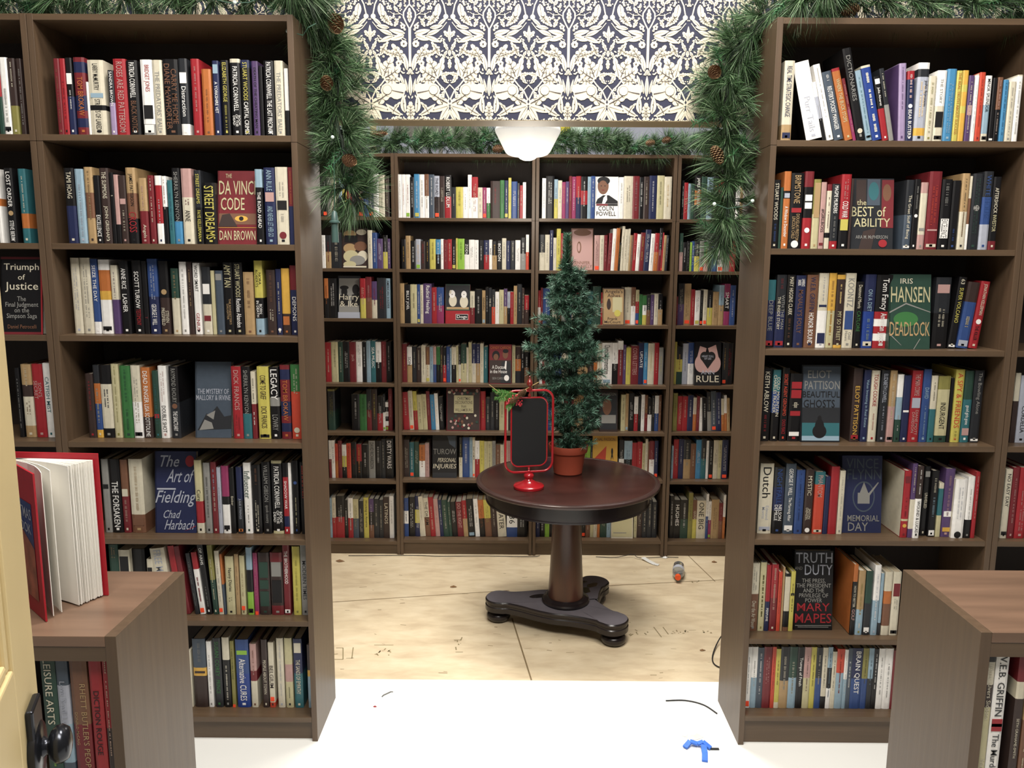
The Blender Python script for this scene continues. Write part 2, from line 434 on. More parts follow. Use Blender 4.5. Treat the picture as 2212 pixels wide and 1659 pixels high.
def leaf(x, y, deg, L, W_, lob=5, seed=1, vein=True, curve=0, lay=1):
    if vein: L *= 1.08; W_ *= 1.22
    an = math.radians(deg); put(x, y, an, leaf_outline(L, W_, lob, seed, curve), CREAM, lay)
    if vein:
        pts = [(L*t, .0+curve*L*t*t) for t in (.06, .25, .45, .65, .82)]; k = max(2.0, W_*.06)
        put(x, y, an, [(a, b+k*(1-i*.18)) for i, (a, b) in enumerate(pts)]+[(a, b-k*(1-i*.18)) for i, (a, b) in list(enumerate(pts))[::-1]], LINE, lay+1)
        if lob > 3:
            for q in range(1, lob):
                t = q/lob*.8; a0 = L*t; b0 = curve*L*t*t
                for s_ in (1, -1):
                    dx, dy = L*.13, s_*W_*.5; put(x, y, an, [(a0, b0), (a0+dx, b0+dy), (a0+k*2, b0)], LINE, lay+1)
def disc(x, y, r_, m=None, lay=1, n=10): put(x, y, 0, [(r_*math.cos(6.2832*i/n), r_*math.sin(6.2832*i/n)) for i in range(n)], m or CREAM, lay)
def flower(x, y, r_, n=5, lay=1):
    for i in range(n): a = 6.2832*i/n+.3; disc(x+r_*.6*math.cos(a), y+r_*.6*math.sin(a), r_*.48, lay=lay, n=8)
    disc(x, y, r_*.28, LINE, lay+1, 8)
def stem(pts, wd, lay=1):
    for (a, b) in zip(pts, pts[1:]):
        d = Vector((b[0]-a[0], b[1]-a[1])); l = d.length; d /= l; n = Vector((-d.y, d.x))*wd/2; e = d*wd*.25
        TILE.append(([(a[0]-e.x-n.x, a[1]-e.y-n.y), (b[0]+e.x-n.x, b[1]+e.y-n.y), (b[0]+e.x+n.x, b[1]+e.y+n.y), (a[0]-e.x+n.x, a[1]-e.y+n.y)], CREAM, lay))
# half a repeat of leafage drawn from the stem (x=0) to the mirror line (x=408), y downwards in photo-crop units
def Y(y): return -y
stem([(0, Y(350)), (0, Y(720))], 26)
stem([(0, Y(360)), (34, Y(300)), (62, Y(240)), (60, Y(195)), (30, Y(150)), (0, Y(118))], 14)
leaf(0, Y(290), 90, 130, 26, 4, 3); stem([(0, Y(110)), (0, Y(40))], 12); disc(0, Y(60), 22); leaf(12, Y(40), 60, 90, 20, 3, 5)
stem([(60, Y(230)), (110, Y(200)), (150, Y(150)), (160, Y(90))], 6); stem([(90, Y(210)), (160, Y(215)), (200, Y(190))], 5)
leaf(120, Y(190), 55, 62, 20, 3, 6); leaf(150, Y(120), 120, 60, 20, 3, 7); leaf(165, Y(100), 40, 70, 22, 3, 8); leaf(120, Y(270), -60, 70, 22, 3, 9); leaf(95, Y(150), 100, 50, 15, 3, 8)
flower(70, Y(330), 26); flower(200, Y(250), 20); flower(110, Y(60), 22); flower(215, Y(150), 20)
# drooping buds in place of the big side motif
leaf(300, Y(110), -100, 130, 34, 1, 11, True, .05); leaf(290, Y(200), -125, 120, 42, 5, 12); disc(268, Y(212), 34); disc(268, Y(212), 22, LINE, 2); disc(268, Y(212), 19, None, 3); leaf(262, Y(250), -140, 110, 26, 4, 13)
disc(372, Y(235), 26); stem([(372, Y(210)), (352, Y(120)), (322, Y(60)), (290, Y(20))], 13); leaf(340, Y(60), 150, 90, 28, 4, 14); leaf(408, Y(110), 90, 90, 16, 4, 15); leaf(330, Y(25), 50, 70, 24, 4, 16)
leaf(50, Y(400), 12, 150, 26, 1, 17); leaf(60, Y(420), -18, 130, 26, 1, 18); leaf(180, Y(410), 20, 130, 22, 1, 19); leaf(170, Y(430), -20, 140, 24, 1, 20); leaf(210, Y(345), 10, 120, 20, 1, 21); leaf(290, Y(320), 40, 110, 18, 1, 22)
stem([(40, Y(460)), (90, Y(430)), (220, Y(410)), (330, Y(350)), (380, Y(290))], 8)
leaf(408, Y(480), 90, 150, 18, 1, 23); leaf(400, Y(430), 130, 70, 26, 3, 24); leaf(390, Y(560), 118, 90, 20, 3, 25); leaf(408, Y(560), -90, 55, 20, 3, 26)
flower(62, Y(500), 34, 7); stem([(70, Y(470)), (120, Y(430))], 6)
leaf(60, Y(690), 62, 210, 48, 5, 27, True, -.1); leaf(110, Y(620), 22, 160, 36, 5, 28, True, -.15); leaf(220, Y(590), 35, 100, 22, 4, 29); leaf(300, Y(610), 110, 140, 30, 5, 30, True, .2); leaf(350, Y(620), 60, 60, 16, 3, 31)
leaf(30, Y(760), 80, 150, 24, 1, 32); leaf(20, Y(800), 110, 60, 16, 3, 33); flower(118, Y(690), 30, 6)
# the broad acanthus band
leaf(270, Y(840), 155, 190, 70, 4, 34, True, -.15); leaf(275, Y(830), 108, 210, 62, 4, 35, True, .12); leaf(262, Y(850), 192, 150, 48, 4, 36, True, -.2); leaf(290, Y(820), 75, 190, 40, 3, 37)
leaf(408, Y(740), 90, 90, 22, 3, 38); leaf(330, Y(800), 10, 80, 22, 3, 39); leaf(375, Y(880), 120, 110, 24, 3, 40)
stem([(260, Y(850)), (300, Y(900)), (360, Y(960)), (400, Y(1040)), (380, Y(1090))], 14); stem([(408, Y(900)), (350, Y(960)), (345, Y(1060)), (400, Y(1100))], 10)
# rounded seed pods and folded leaves
leaf(60, Y(985), 8, 190, 78, 1, 41, True, .08); disc(92, Y(935), 52); disc(235, Y(960), 74); disc(240, Y(955), 50, LINE, 2); disc(240, Y(955), 46, None, 3); leaf(70, Y(900), 72, 100, 16, 1, 42); leaf(110, Y(880), 40, 120, 16, 1, 43)
leaf(0, Y(1010), 90, 190, 20, 1, 44); leaf(30, Y(980), 80, 130, 14, 1, 45); flower(330, Y(940), 18); flower(340, Y(985), 17); flower(325, Y(1010), 16); flower(150, Y(840), 22)
leaf(400, Y(1090), 160, 250, 52, 4, 46, True, -.25); leaf(395, Y(1110), 196, 200, 30, 1, 47); leaf(400, Y(1110), 232, 170, 26, 1, 48, True, .1); leaf(60, Y(1180), 72, 160, 30, 1, 49, True, .25); leaf(190, Y(1190), 110, 130, 24, 4, 50, True, .3); leaf(100, Y(1200), 20, 170, 28, 1, 51, True, .25)
leaf(0, Y(1250), 90, 170, 48, 5, 52); leaf(350, Y(1260), 60, 120, 20, 1, 53); leaf(80, Y(1270), 30, 90, 30, 4, 54); flower(240, Y(1150), 22); flower(70, Y(1090), 20); flower(180, Y(1245), 22)
leaf(408, Y(1250), -30, 60, 24, 3, 55); leaf(240, Y(1260), 200, 120, 30, 4, 56)
# fine filler where the ground is still open
occ = [(sum(p[0] for p in q)/len(q), sum(p[1] for p in q)/len(q), max(math.hypot(p[0]-q[0][0], p[1]-q[0][1]) for p in q)*.45) for q, m, l in TILE if l == 1]
g = random.Random(3)
for k in range(3500):
    x = g.uniform(8, 400); y = Y(g.uniform(8, 1250))
    if all(math.hypot(x-a, y-b) > c+5 for a, b, c in occ):
        t_ = g.random()
        if t_ < .5: leaf(x, y, g.uniform(0, 360), 30, 10, 3, k, False); occ.append((x, y, 11))
        elif t_ < .8: disc(x, y, 7, n=7); occ.append((x, y, 8))
        else: flower(x, y, 12); occ.append((x, y, 13))
def tri_fan(pts):
    c = (sum(p[0] for p in pts)/len(pts), sum(p[1] for p in pts)/len(pts)); return [c]+pts, [(0, 1+i, 1+(i+1) % len(pts)) for i in range(len(pts))]
PW = 408; SCX = (at_y(700+1715/4.81, 200, WY)[0]-at_y(700+898/4.81, 200, WY)[0])/(2*PW); PH = 1290
px0 = at_y(700+898/4.81, 200, WY)[0]; ztop0 = WZ+1250*SCX
for ix in range(-9, 11):
    for iz in range(0, 3):
        z0 = ztop0+iz*PH*SCX; x0 = px0+ix*2*PW*SCX
        if x0 < -2.3 or x0 > 2.5: continue
        for mir in (1, -1):
            for ti, (pts, m, lay) in enumerate(TILE):
                P_ = [(x0+mir*a*SCX, z0+b*SCX) for a, b in pts]
                zs = [p[1] for p in P_]
                if min(zs) < WZ or max(zs) > 3.0:
                    if max(zs) < WZ or min(zs) > 3.0: continue
                    P_ = [(a, min(max(b, WZ), 3.0)) for a, b in P_]
                V_, F_ = tri_fan(P_); mb.add([(a, WY+.001-lay*.0012-ti*1.0e-6-(.0000005 if mir < 0 else 0), b) for a, b in V_], F_, m)
wf = struct(mb.build('wall_front'))
# the hall beyond: pale wall and side walls of the back room
mb = MB(); HALLW = mat('hall_wall', 'd4d6e2', .8, var=.03, scale=1.2)
mb.box((-3.4, 10.4, FZ), (3.6, 10.5, 6), HALLW); wb = struct(mb.build('wall_back'))
mb = MB(); mb.box((-1.66, WY+.125, FZ), (-1.6, 4.95, 2.3), mat('side_wall', '8e8272', .8)); struct(mb.build('wall_left'))
mb = MB(); mb.box((1.95, WY+.125, FZ), (2.01, 5.0, 2.3), mat('side_wall', '8e8272', .8)); struct(mb.build('wall_right'))

# ------------------------------------------------------------------ bookcases
SZ_L = [2.02, 1.691, 1.402, 1.055, .726, .439, .089]
SZ_R = [2.015, 1.688, 1.371, 1.059, .739, .389, .108]
T_ = .0185
def bookcase(x0, x1, y, tops, H, label, group, yaw=0, dep=DF, plinth=True, seam=2.0, base=0):
    W_ = x1-x0; r = empty('bookcase', (x0, y, base), yaw)
    tops = [t-base for t in tops]
    tag(r, label, 'bookcase', group)
    for s_ in (0, 1):
        xa = 0 if s_ == 0 else W_-T_
        mb = MB()
        if seam and H > 2.2:
            mb.box((xa, 0, 0), (xa+T_, dep, seam-.0006), WV); mb.box((xa, 0, seam+.0006), (xa+T_, dep, H), WV)
        else: mb.box((xa, 0, 0), (xa+T_, dep, H), WV)
        bevel(mb.build('side_panel', r), .0008)
    mb = MB(); mb.box((T_, .001, H-T_), (W_-T_, dep-.006, H-.001), WH); mb.build('top_panel', r)
    for i, z in enumerate(tops):
        mb = MB(); mb.box((T_+.0004, .002 if 0 < i < len(tops)-1 else .0005, z-T_), (W_-T_-.0004, dep-.008, z), WH); bevel(mb.build('shelf', r), .0008)
    mb = MB(); mb.box((T_, .018, 0), (W_-T_, .034, tops[-1]-T_), WH); mb.build('plinth', r)
    mb = MB(); mb.box((T_*.5, dep-.006, .02), (W_-T_*.5, dep-.001, H-.004), WB); mb.build('back_panel', r)
    return r
bookcase(XL-.8, XL, D1, SZ_L, 2.37, 'tall brown bookcase left of the opening, with the navy book of white script', 'tall bookcases at the front')
bookcase(XL-1.602, XL-.802, D1, SZ_L, 2.37, 'tall brown bookcase cut off by the left edge of the photo, behind the cream door', 'tall bookcases at the front')
bookcase(XR, XR+.8, D1, SZ_R, 2.37, 'tall brown bookcase right of the opening with leaning books on its top shelf', 'tall bookcases at the front')
bookcase(XR+.802, XR+1.602, D1, SZ_R, 2.37, 'tall brown bookcase cut off by the right edge of the photo', 'tall bookcases at the front')
BT = {}
def bz(vs, u): return [at_y(u, v, D2)[1] for v in vs]
BT[1] = bz([468, 580, 688, 829, 934.5, 1039, 1169.5], 770); BT[2] = bz([471, 582, 700, 830, 934, 1037, 1167], 1000)
BT[3] = bz([472.5, 585, 703, 833.5, 935.5, 1038, 1168.5], 1300); BT[4] = bz([474, 586.5, 704, 834, 935, 1040.5, 1171], 1520)
YB = -.0014
BX = {1: XB-1.602, 2: XB-.802, 3: XB-.0, 4: XB+.802}
BL = {1: 'back bookcase partly hidden by the left drape of pine garland', 2: 'back bookcase left of the tabletop tree, showing a red and black book of dogs',
      3: 'back bookcase directly behind the tabletop tree', 4: 'back bookcase at the far right, half hidden by the right front bookcase'}
for i in (1, 2, 3, 4):
    bookcase(BX[i]+.002, BX[i]+.8, D2, BT[i], 2.37, BL[i], 'bookcases along the back of the room', 0, .28, base=FZ)
# low cases in the foreground
LZ = 1.03
def lowcase(x0, x1, y, label, mirror=1):
    r = empty('low_bookcase', (x0, y, 0)); tag(r, label, 'bookcase', 'low bookcases in the foreground'); W_ = x1-x0; dep = .278
    for xa in (0, W_-.019):
        mb = MB(); mb.box((xa, 0, 0), (xa+.019, dep, LZ), WV); bevel(mb.build('side_panel', r), .0008)
    mb = MB(); mb.box((.0191, 0, LZ-.019), (W_-.0191, dep, LZ-.0003), WT); bevel(mb.build('top_panel', r), .0008)
    mb = MB(); mb.box((.019, .001, LZ-.045), (W_-.019, .012, LZ-.0195), WH); mb.build('front_rail', r)
    for z in (.72, .4, .08):
        mb = MB(); mb.box((.0195, .004, z-.019), (W_-.0195, dep-.006, z), WH); mb.build('shelf', r)
    mb = MB(); mb.box((.019, .02, 0), (W_-.019, .034, .06), WH); mb.build('plinth', r)
    mb = MB(); mb.box((.01, dep-.005, .01), (W_-.01, dep-.001, LZ-.02), WB); mb.build('back_panel', r)
    return r
a = at_z(250, 1375, LZ); LCX, LCY = a[0], a[1]
a = at_z(2120, 1366, LZ); RCX, RCY = a[0], a[1]
lowcase(LCX-.6, LCX, LCY, 'low brown bookcase in the left foreground carrying the open red book')
lowcase(RCX, RCX+.6, RCY, 'low brown bookcase in the right foreground with a bare top')

# ------------------------------------------------------------------ books, left bookcase
def C(oy, yb, ztop, setb=None, lean=0, ox=0, sc=3.16, front=D1): return Row(ox, oy, sc, yb, front, ztop, '', setb, lean)
G1 = 'books in the left front bookcase'; G2 = 'books in the bookcase at the left edge'; G3 = 'books in the right front bookcase'; G4 = 'books in the bookcase at the right edge'
LW = 'left front bookcase'
make_row(C(0, 930, SZ_L[0], .012), '''
402 440 400 R|n~
440 478 400 r|k~.2-.7
480 524 395 k:B|w~.3-.6|w#.66-.8
535 610 392 R.06:B.14:R.3:B.2:R.1:B.12:R.1|o*TOM BROKAW@.25-.75
612 626 560 w
628 735 410 W.6:k.07:W|k*LARRY McMURTRY@.6-.95@.34|k*STREETS OF LAREDO@.03-.48@.34|c#.5-.56
762 800 480 K:l|w*SANDRA BROWN@.45-.98
802 886 402 r|P*ROSES ARE RED PATTERSON@.04-.96
890 964 412 k|w*PATRICIA CORNWELL@.5-.97|n*BLACK NOTICE@.04-.46
985 1064 408 w.85:g|r*BRIDGET JONES@.58-.93|k#.22-.4|w#.03-.14
1066 1130 410 W|g*THE PREDATORS' BALL@.06-.85@.5
1135 1238 405 k|n*CARRY ME HOME/DIANE McWHORTER@.08-.94@.8
1242 1300 400 K.85:w|w*Distraction@.25-.64|w#.68-.82
1325 1381 402 r|P~.3-.9
1395 1458 472 o|n~.2-.7
1470 1512 415 B|w*A YORKSHIRE VET@.3-.72|c#.83-.95
1525 1577 412 k|y*ELIZABETH GEORGE@.45-.97|y~.06-.42
1590 1655 402 W.05:k|w*PATRICIA CORNWELL@.32-.9|w*BOOK/OF THE/DEAD@.12-.28@.8
1660 1720 410 B.1:k|y*STUART WOODS@.47-.97|w*CAPITAL CRIMES@.02-.45
1735 1778 418 p|k*DEATH OF THE CHEATING MAN@.06-.96@.4
1782 1806 450 k
1815 1882 415 k|w*PATRICIA CORNWELL THE LAST PRECINCT@.02-.98
1888 1946 415 W|g*THE PREDATORS' BALL@.06-.85@.5
1952 1980 468 w.62:k
''', 1, LW, G1)
make_row(C(0, 920, SZ_L[0], .012), '''
2 34 400 r:G
35 86 392 w|k~.15-.6|k#.05-.1
87 138 398 N.62:v|W~.6-.95
150 182 400 N|g~
''', 1, 'left edge bookcase', G2)
make_row(C(300, 713, SZ_L[1], .014), '''
470 536 200 k:B|W*TAMI HOAG@.6-.95
542 600 206 c|s~.1-.8
606 662 193 t:n:t|N~.3-.95
666 706 250 k|w*EXCELLENCE@.1-.42@.7
709 770 200 N|W*THE SUMMONS@.6-.95|W*JOHN GRISHAM@.05-.5
775 800 230 k|W*S@.6-.75
802 832 245 P.72:k
834 881 250 N|P#.58-.66|W~.15-.5
886 950 197 t:n:k|k*JAMES PATTERSON@.5-.92|r*CROSS@.15-.42@.8
966 1022 268 t:R|P~.5-.9|W*Angels@.06-.32
1032 1070 250 R|W~.3-.95
1080 1124 252 w.14:r.56:w|B~.3-.65
1126 1156 255 w.45:k|R~.5-.95
1162 1196 283 T|B~.2-.8
1198 1250 200 k:i.3|g*SHERRILYN KENYON@.3-.95
1258 1328 203 P.38:W|k*ANNE@.3-.45|k~.5-.6
1346 1392 215 K:k|y*STREET DREAMS@.55-.95|y*FAYE KELLERMAN@.08-.46
1400 1484 300 k d=broad_yellow-lettered_black|y*STREET DREAMS@.08-.95@.75
''', 2, 'left part of '+LW, G1)
make_row(C(300, 713, SZ_L[1], .014), '''
1757 1805 208 c.24:k|w*THE ROAD AHEAD@.22-.7
1816 1890 197 B|c*ANN RULE@.7-.97|c*AND NEVER LET HER GO@.1-.5|P#.56-.68
1894 1976 193 W|k#.45-.57|g~.6-.85|g~.25-.4|R0.12
1980 2014 195 R:B|o~.5-.95
''', 2, 'right part of '+LW, G1)
make_row(C(300, 713, SZ_L[1], .014), '''
0 26 205 w.4:o.1:w
66 122 200 k|w*LOST ORDER@.48-.95|w*STEVE BERRY@.02-.3|t0.4
160 212 205 T.6:o.2:T|W~.4-.9
''', 2, 'left edge bookcase', G2)
make_row(C(520, 628, SZ_L[2]), '''
514 572 118 W|s~.3-.9
578 645 118 W|g~.2-.95
648 694 125 b.84:w|w*SEIZE THE DAY@.4-.95
700 774 130 w.14:o.28:a.12:w|k#.05-.1
780 826 168 W.5:p|p~.5-.9
838 900 140 k|w*ANNE RICE@.62-.9|w*LASHER@.3-.55
925 986 135 k|w*SCOTT TUROW@.35-.85|r*TESTIMONY@.12-.34
990 1024 140 k|R*T@.15-.3
1030 1096 125 b:B|w*GEORGE F. WILL@.12-.4|s~.45-.95
1105 1168 140 k:N|t0.58|W*STEVEN/PRESSFIELD@.12-.36@.8
1185 1236 190 G.45:W|t~.5-.95
1244 1292 145 w|g~.2-.9
1296 1330 150 N|t~.3-.9
1336 1382 153 w|k*WORD SMART@.6-.97|r*GENIUS@.05-.3
1394 1452 180 K.55:W|w#.6-.75|R#.2-.28
1455 1480 205 Y
1484 1536 205 u|g#.85-.95
1540 1602 150 k|Y*AMY TAN@.66-.97@.7|t*THE BONESETTER'S/DAUGHTER@.14-.5
1606 1670 150 k|Y*STUART WOODS@.52-.98|w*Reckless Abandon@.1-.5
1674 1742 215 t|n~.4-.9
1750 1806 137 y.5:k.28:c|k*NORA/ROBERTS@.6-.92@.7|w*BORN/IN DEATH@.24-.46@.7
1830 1890 200 N|n~.5-.95|W~.2-.4
1894 1930 195 B|W~.3-.8|w0.08
1932 1986 190 a.68:N|o#.15-.28
1990 2042 170 R.35:B|w*DEMONS@.2-.55
''', 3, LW, G1)
make_row(C(740, 632, SZ_L[3]), '''
608 660 215 N|r~.4-.9
664 706 155 K.25:o.28:b.36:a|W~.2-.7
708 782 155 k.26:W.61:k|g~.4-.7
786 836 148 Y|v~.2-.97
844 914 160 e|G~.5-.95|G~.1-.4
918 980 158 W:w|g~.2-.95|k#.03-.08
985 1046 172 o:N.3|w*DEAD RINGER@.5-.95|w*LISA SCOTTOLINE@.02-.48
1060 1100 195 G|T~.2-.8|r#.3-.36
1102 1158 160 w|P~.5-.95|k*DOUBLE SHOT@.08-.45
1175 1236 165 k:K|g*RAYMOND KHOURY@.5-.97|w*THE SANCTUARY@.1-.38|n0.45
''', 4, 'left part of '+LW, G1)
make_row(C(740, 634, SZ_L[3]), '''
1596 1662 165 r|P*DICK FRANCIS@.4-.95|R~.1-.35
1664 1722 165 k.65:T|g*SHERRILYN KENYON@.35-.95
1726 1758 200 W.48:R|k~.55-.9|w~.2-.4
1770 1848 165 y|N*COME TO GRIEF@.55-.88|N*DICK FRANCIS@.15-.45|k#.02-.06
1852 1916 170 k.42:g.12:k|w*LEGACY@.55-.97@.7|g*LOWRY@.12-.34@.6
1925 1990 155 R.06:B.14:R.3:B.2:R.1:B.12:R.1|o*TOM BROKAW@.25-.8
1996 2062 152 e.36:O|W~.6-.95|W0.12
''', 4, 'right part of '+LW, G1)
make_row(C(740, 628, SZ_L[3]), '''
136 166 175 k|g~
178 246 150 t.28:N.16:W.4:t|W~.7-.95|g~.3-.5
252 322 148 r|P*SON'S/SECRET@.4-.9@.75
326 376 142 w|T*CATFISH MIST@.2-.95
''', 4, 'left edge bookcase', G2)
make_row(C(940, 638, SZ_L[4]), '''
720 766 165 g|k#.6-.66
770 842 165 k|w*THE FORSAKEN@.08-.7@.6
846 895 168 n:R|W#.5-.6|P~.15-.45
904 996 165 W:n.25|t~.3-.9|n#.1-.2
''', 5, 'left part of '+LW, G1)
make_row(C(940, 640, SZ_L[4]), '''
1346 1396 172 Y.56:r.3:W|k*Cure@.44-.6
1406 1450 190 g|k~.2-.8
1456 1494 185 R|W~.3-.6|c~.6-.9
1496 1522 222 s|p~.3-.7
1526 1576 212 m.45:k.12:w|k#.06-.12
1580 1612 225 k|W*Ember@.4-.6
1626 1664 220 B:K|s*JULIE STRINGS@.15-.6|o#.03-.07
1676 1726 190 w|G*Influencer@.5-.88@.8|K~.15-.4
1732 1790 205 k|W~.05-.5|n~.7-.95
1800 1856 185 k|g*WILLIAM GIBSON@.45-.96|g*spook country@.15-.4
1866 1936 175 Y.04:k.92:Y|w*PATRICIA CORNWELL@.35-.92|w*BOOK/OF THE/DEAD@.14-.32@.85
1942 1978 190 k.2:r.55:B.15:r|w*SHADOW WAR@.35-.75
1980 2000 190 w
2006 2046 175 k|b0.7|Y~.08-.5
2060 2092 185 k|O~.5-.95
''', 5, 'right part of '+LW, G1)
rr = make_row(C(1150, 508, SZ_L[5], .05), '''
768 830 85 G|t~.8-.97
832 906 122 W|k#.6-.9
912 1010 115 k dy=.02
1020 1060 185 W|k#.7-.85
1092 1190 108 W L=-6|s*FREE MAN@.5-.97
1216 1258 90 r L=-6
1262 1298 92 R L=-6.5
1330 1358 140 K L=-6|g~
1364 1402 140 r.27:w L=-5.6 st=.03|k~.2-.6
1408 1446 88 k L=-5|w*OF ARMS@.7-.97|g~.1-.4
1456 1490 90 v:G L=-3|W~.2-.8
1494 1526 128 W L=-2 st=.04|g~.2-.8
1529 1544 150 o:u L=-2
1548 1606 165 Y|k*Nanny Diaries@.4-.8|k~.2-.3
1612 1640 150 t|n~.3-.8
1646 1680 160 Y st=.08|n~.3-.7
1692 1733 105 c:k:L.34|k#.03-.09
1738 1768 142 m st=.0|P~.3-.9
1773 1848 140 N|G#.6-.85|G#.42-.56|G#.14-.38
1854 1936 140 R:N.7:R.15|g#.62-.85|k#.2-.56
1941 1986 90 R|w*THE BROTHERHOOD@.45-.92|w#.03-.08
2004 2056 98 y|v~.2-.8
2060 2110 88 g|K*MODERN TIMES@.2-.8
''', 6, LW, G1)
make_row(C(1330, 580, SZ_L[6]), '''
1302 1320 240 W
1332 1420 160 u.42:a.12:N|N#.5-.53|g~.65-.95
1426 1460 178 w|g~.2-.8
1470 1524 155 K|e*SUSAN COREY@.45-.95|e*PRINCE@.2-.4
1532 1580 150 W.32:k|g~.1-.6
1586 1612 175 v st=.0|k~.4-.9
1622 1710 165 b:C|w*Alternative CURES@.1-.72|L#.78-.84
1718 1762 195 P.42:R.16:W|n~.5-.9
1796 1836 165 N|W*PEOPLE ABOUT TOWN@.2-.7
1842 1880 185 W:O.08 st=.1|N*BELGIUM@.3-.65@.7
1900 1946 155 W|s~.15-.95
1953 2004 155 Y:P.25:Y|K~.1-.3
2013 2072 160 B:T|W*THE SANDS OF EMPATHY@.2-.7|W#.8-.94
2105 2140 200 N.4:a.1:c
''', 7, LW, G1)
face_out(12/3.16, 292/3.16, 520+112/3.16, 520+620/3.16, D1+.02, 'k', [('r', 0, .97, 1, 1, 'R'), ('r', 0, 0, 1, .03, 'R'), ('r', .96, 0, 1, 1, 'r'), ('t', 'Triumph', .5, .86, .85, .11, 'W'), ('t', 'of', .5, .74, .2, .07, 'W'), ('t', 'Justice', .5, .61, .85, .13, 'W'),
    ('t', 'The\nFinal Judgment\non the\nSimpson Saga', .5, .34, .8, .3, 'g'), ('t', 'Daniel Petrocelli', .5, .1, .7, .05, 'n')], 'black book face out on the third shelf at the left edge, pale serif title', z=SZ_L[2])
face_out(1492/3.16, 1752/3.16, 300+218/3.16, 300+712/3.16, D1+.022, 'R', [('r', .02, .27, .98, .42, 'n'), ('e', .6, .35, .17, .04, 'a'), ('e', .6, .35, .06, .03, 'k'), ('p', [(.0, .24), (.5, .24), (.3, .42), (.1, .4)], 'N'), ('r', 0, .225, 1, .23, 'a'),
    ('t', 'THE', .28, .93, .16, .055, 'Y'), ('t', 'DA VINCI', .5, .77, .95, .19, 'Y', 0), ('t', 'CODE', .38, .55, .62, .17, 'Y', 0), ('t', 'DAN BROWN', .5, .12, .94, .13, 'Y', 0)], 'maroon book face out with tall cream title over brown eyes, left front bookcase', z=SZ_L[1])
face_out(1335/3.16, 1578/3.16, 740+135/3.16, 740+600/3.16, D1+.07, 'u', [('p', [(.05, .1), (.3, .32), (.4, .3), (.6, .42), (.8, .28), (1, .3), (1, .12)], 'K'), ('p', [(.1, .1), (.25, .24), (.45, .2), (.5, .12)], 'g'), ('p', [(.3, .3), (.55, .36), (.5, .24)], 'g'),
    ('t', 'THE MYSTERY OF\nMALLORY & IRVINE', .5, .57, .96, .15, 's')], 'slate blue book face out picturing snowy peaks, fourth shelf of left front bookcase', z=SZ_L[3])
face_out(1060/3.16, 1338/3.16, 940+118/3.16, 940+602/3.16, D1+.062, 'B', [('e', .85, .88, .11, .07, 'r'), ('t', 'The', .35, .88, .5, .14, 's', .3, .25), ('t', 'Art of', .62, .7, .62, .16, 's', .3, .25), ('r', .04, .53, .5, .55, 's'), ('t', 'Fielding', .5, .42, .95, .2, 's', .3, .25),
    ('t', 'Chad', .4, .23, .4, .1, 's', .3, .25), ('t', 'Harbach', .6, .1, .7, .12, 's', .3, .25), ('p', [(.7, .02), (.98, .08), (.98, .09)], 'r')], 'navy book face out with large white brush script and a red dot', z=SZ_L[4])

# ------------------------------------------------------------------ books, right bookcase
RW = 'right front bookcase'
def CR(oy, yb, ztop, setb=None, lean=0, ox=1612, sc=3.687): return Row(ox, oy, sc, yb, D1, ztop, '', setb, lean)
make_row(CR(60, 893, SZ_R[0], .012), '''
275 355 262 W:t.2|B*REAL TIME STRATEGIC CHANGE@.3-.93|B#.03-.1
480 600 268 w L=-13 Y=-14 sd=<k|s*Purr Tails@.1-.55@.4
606 636 430 w.25:s:k L=-14|k~.3-.6
642 696 290 w L=-14.4|g~.3-.95
702 776 350 u L=-14.6|w*REUTER'S POCKET MANAGER@.15-.78|w~.85-.95
786 848 322 r.04:o L=-14.8|Y*WHERE THE BUCK STOPS@.25-.85
851 876 400 R:m L=-14.6|P~.1-.9
882 950 160 k L=-13.4|g*DICTIONARIES@.4-.95|W0.1
956 1002 338 c L=-13.6|T~.1-.9|k#.04-.07
1006 1080 300 W.03:C L=-13.4|w~.1-.35|w~.42-.68|w~.75-.9
1086 1134 385 k.5:r L=-12.6|w*Julia Alvarez@.52-.85|w#.88-.96
1138 1176 320 K:g.5 L=-12.4|W~.6-.95
1210 1266 285 l L=-3.5 sd=<p|p~.4-.95
1268 1324 345 r.12:B L=-2.5|w~.6-.95|w*BEAR BUSTERS@.05-.45|w0.5
1328 1416 278 w.08:K.1:s.65:a.1:s|k*john feinstein@.42-.8@.34@.25|a~.3-.8
1418 1480 385 W|v~.1-.9
1483 1558 340 w:W|g*THE STORY@.5-.92@.3|k#.2-.42|k#.03-.08
1562 1634 328 i|c~.1-.8
1637 1680 342 y|o*THE REAL TRUTH ABOUT SUCCESS@.1-.97
1682 1728 340 a.2:y.1:a.2:y.1:a
1734 1776 380 p|P#.4-.55|W~.1-.9
1782 1813 380 w|s~
1816 1862 355 O sd=<W|R~.2-.9
1866 1915 382 w:c:W.12|k*MINOR SPLENDOR@.45-.95|k#.03-.08
1926 1960 400 k|w#.02-.05
1963 2003 395 n.5:k|P~.5-.95|g~.1-.45
2010 2050 415 i|B~.1-.95
2056 2110 430 W|g~.1-.9
2113 2156 375 W.02:w|s~.1-.9
''', 1, RW, G3)
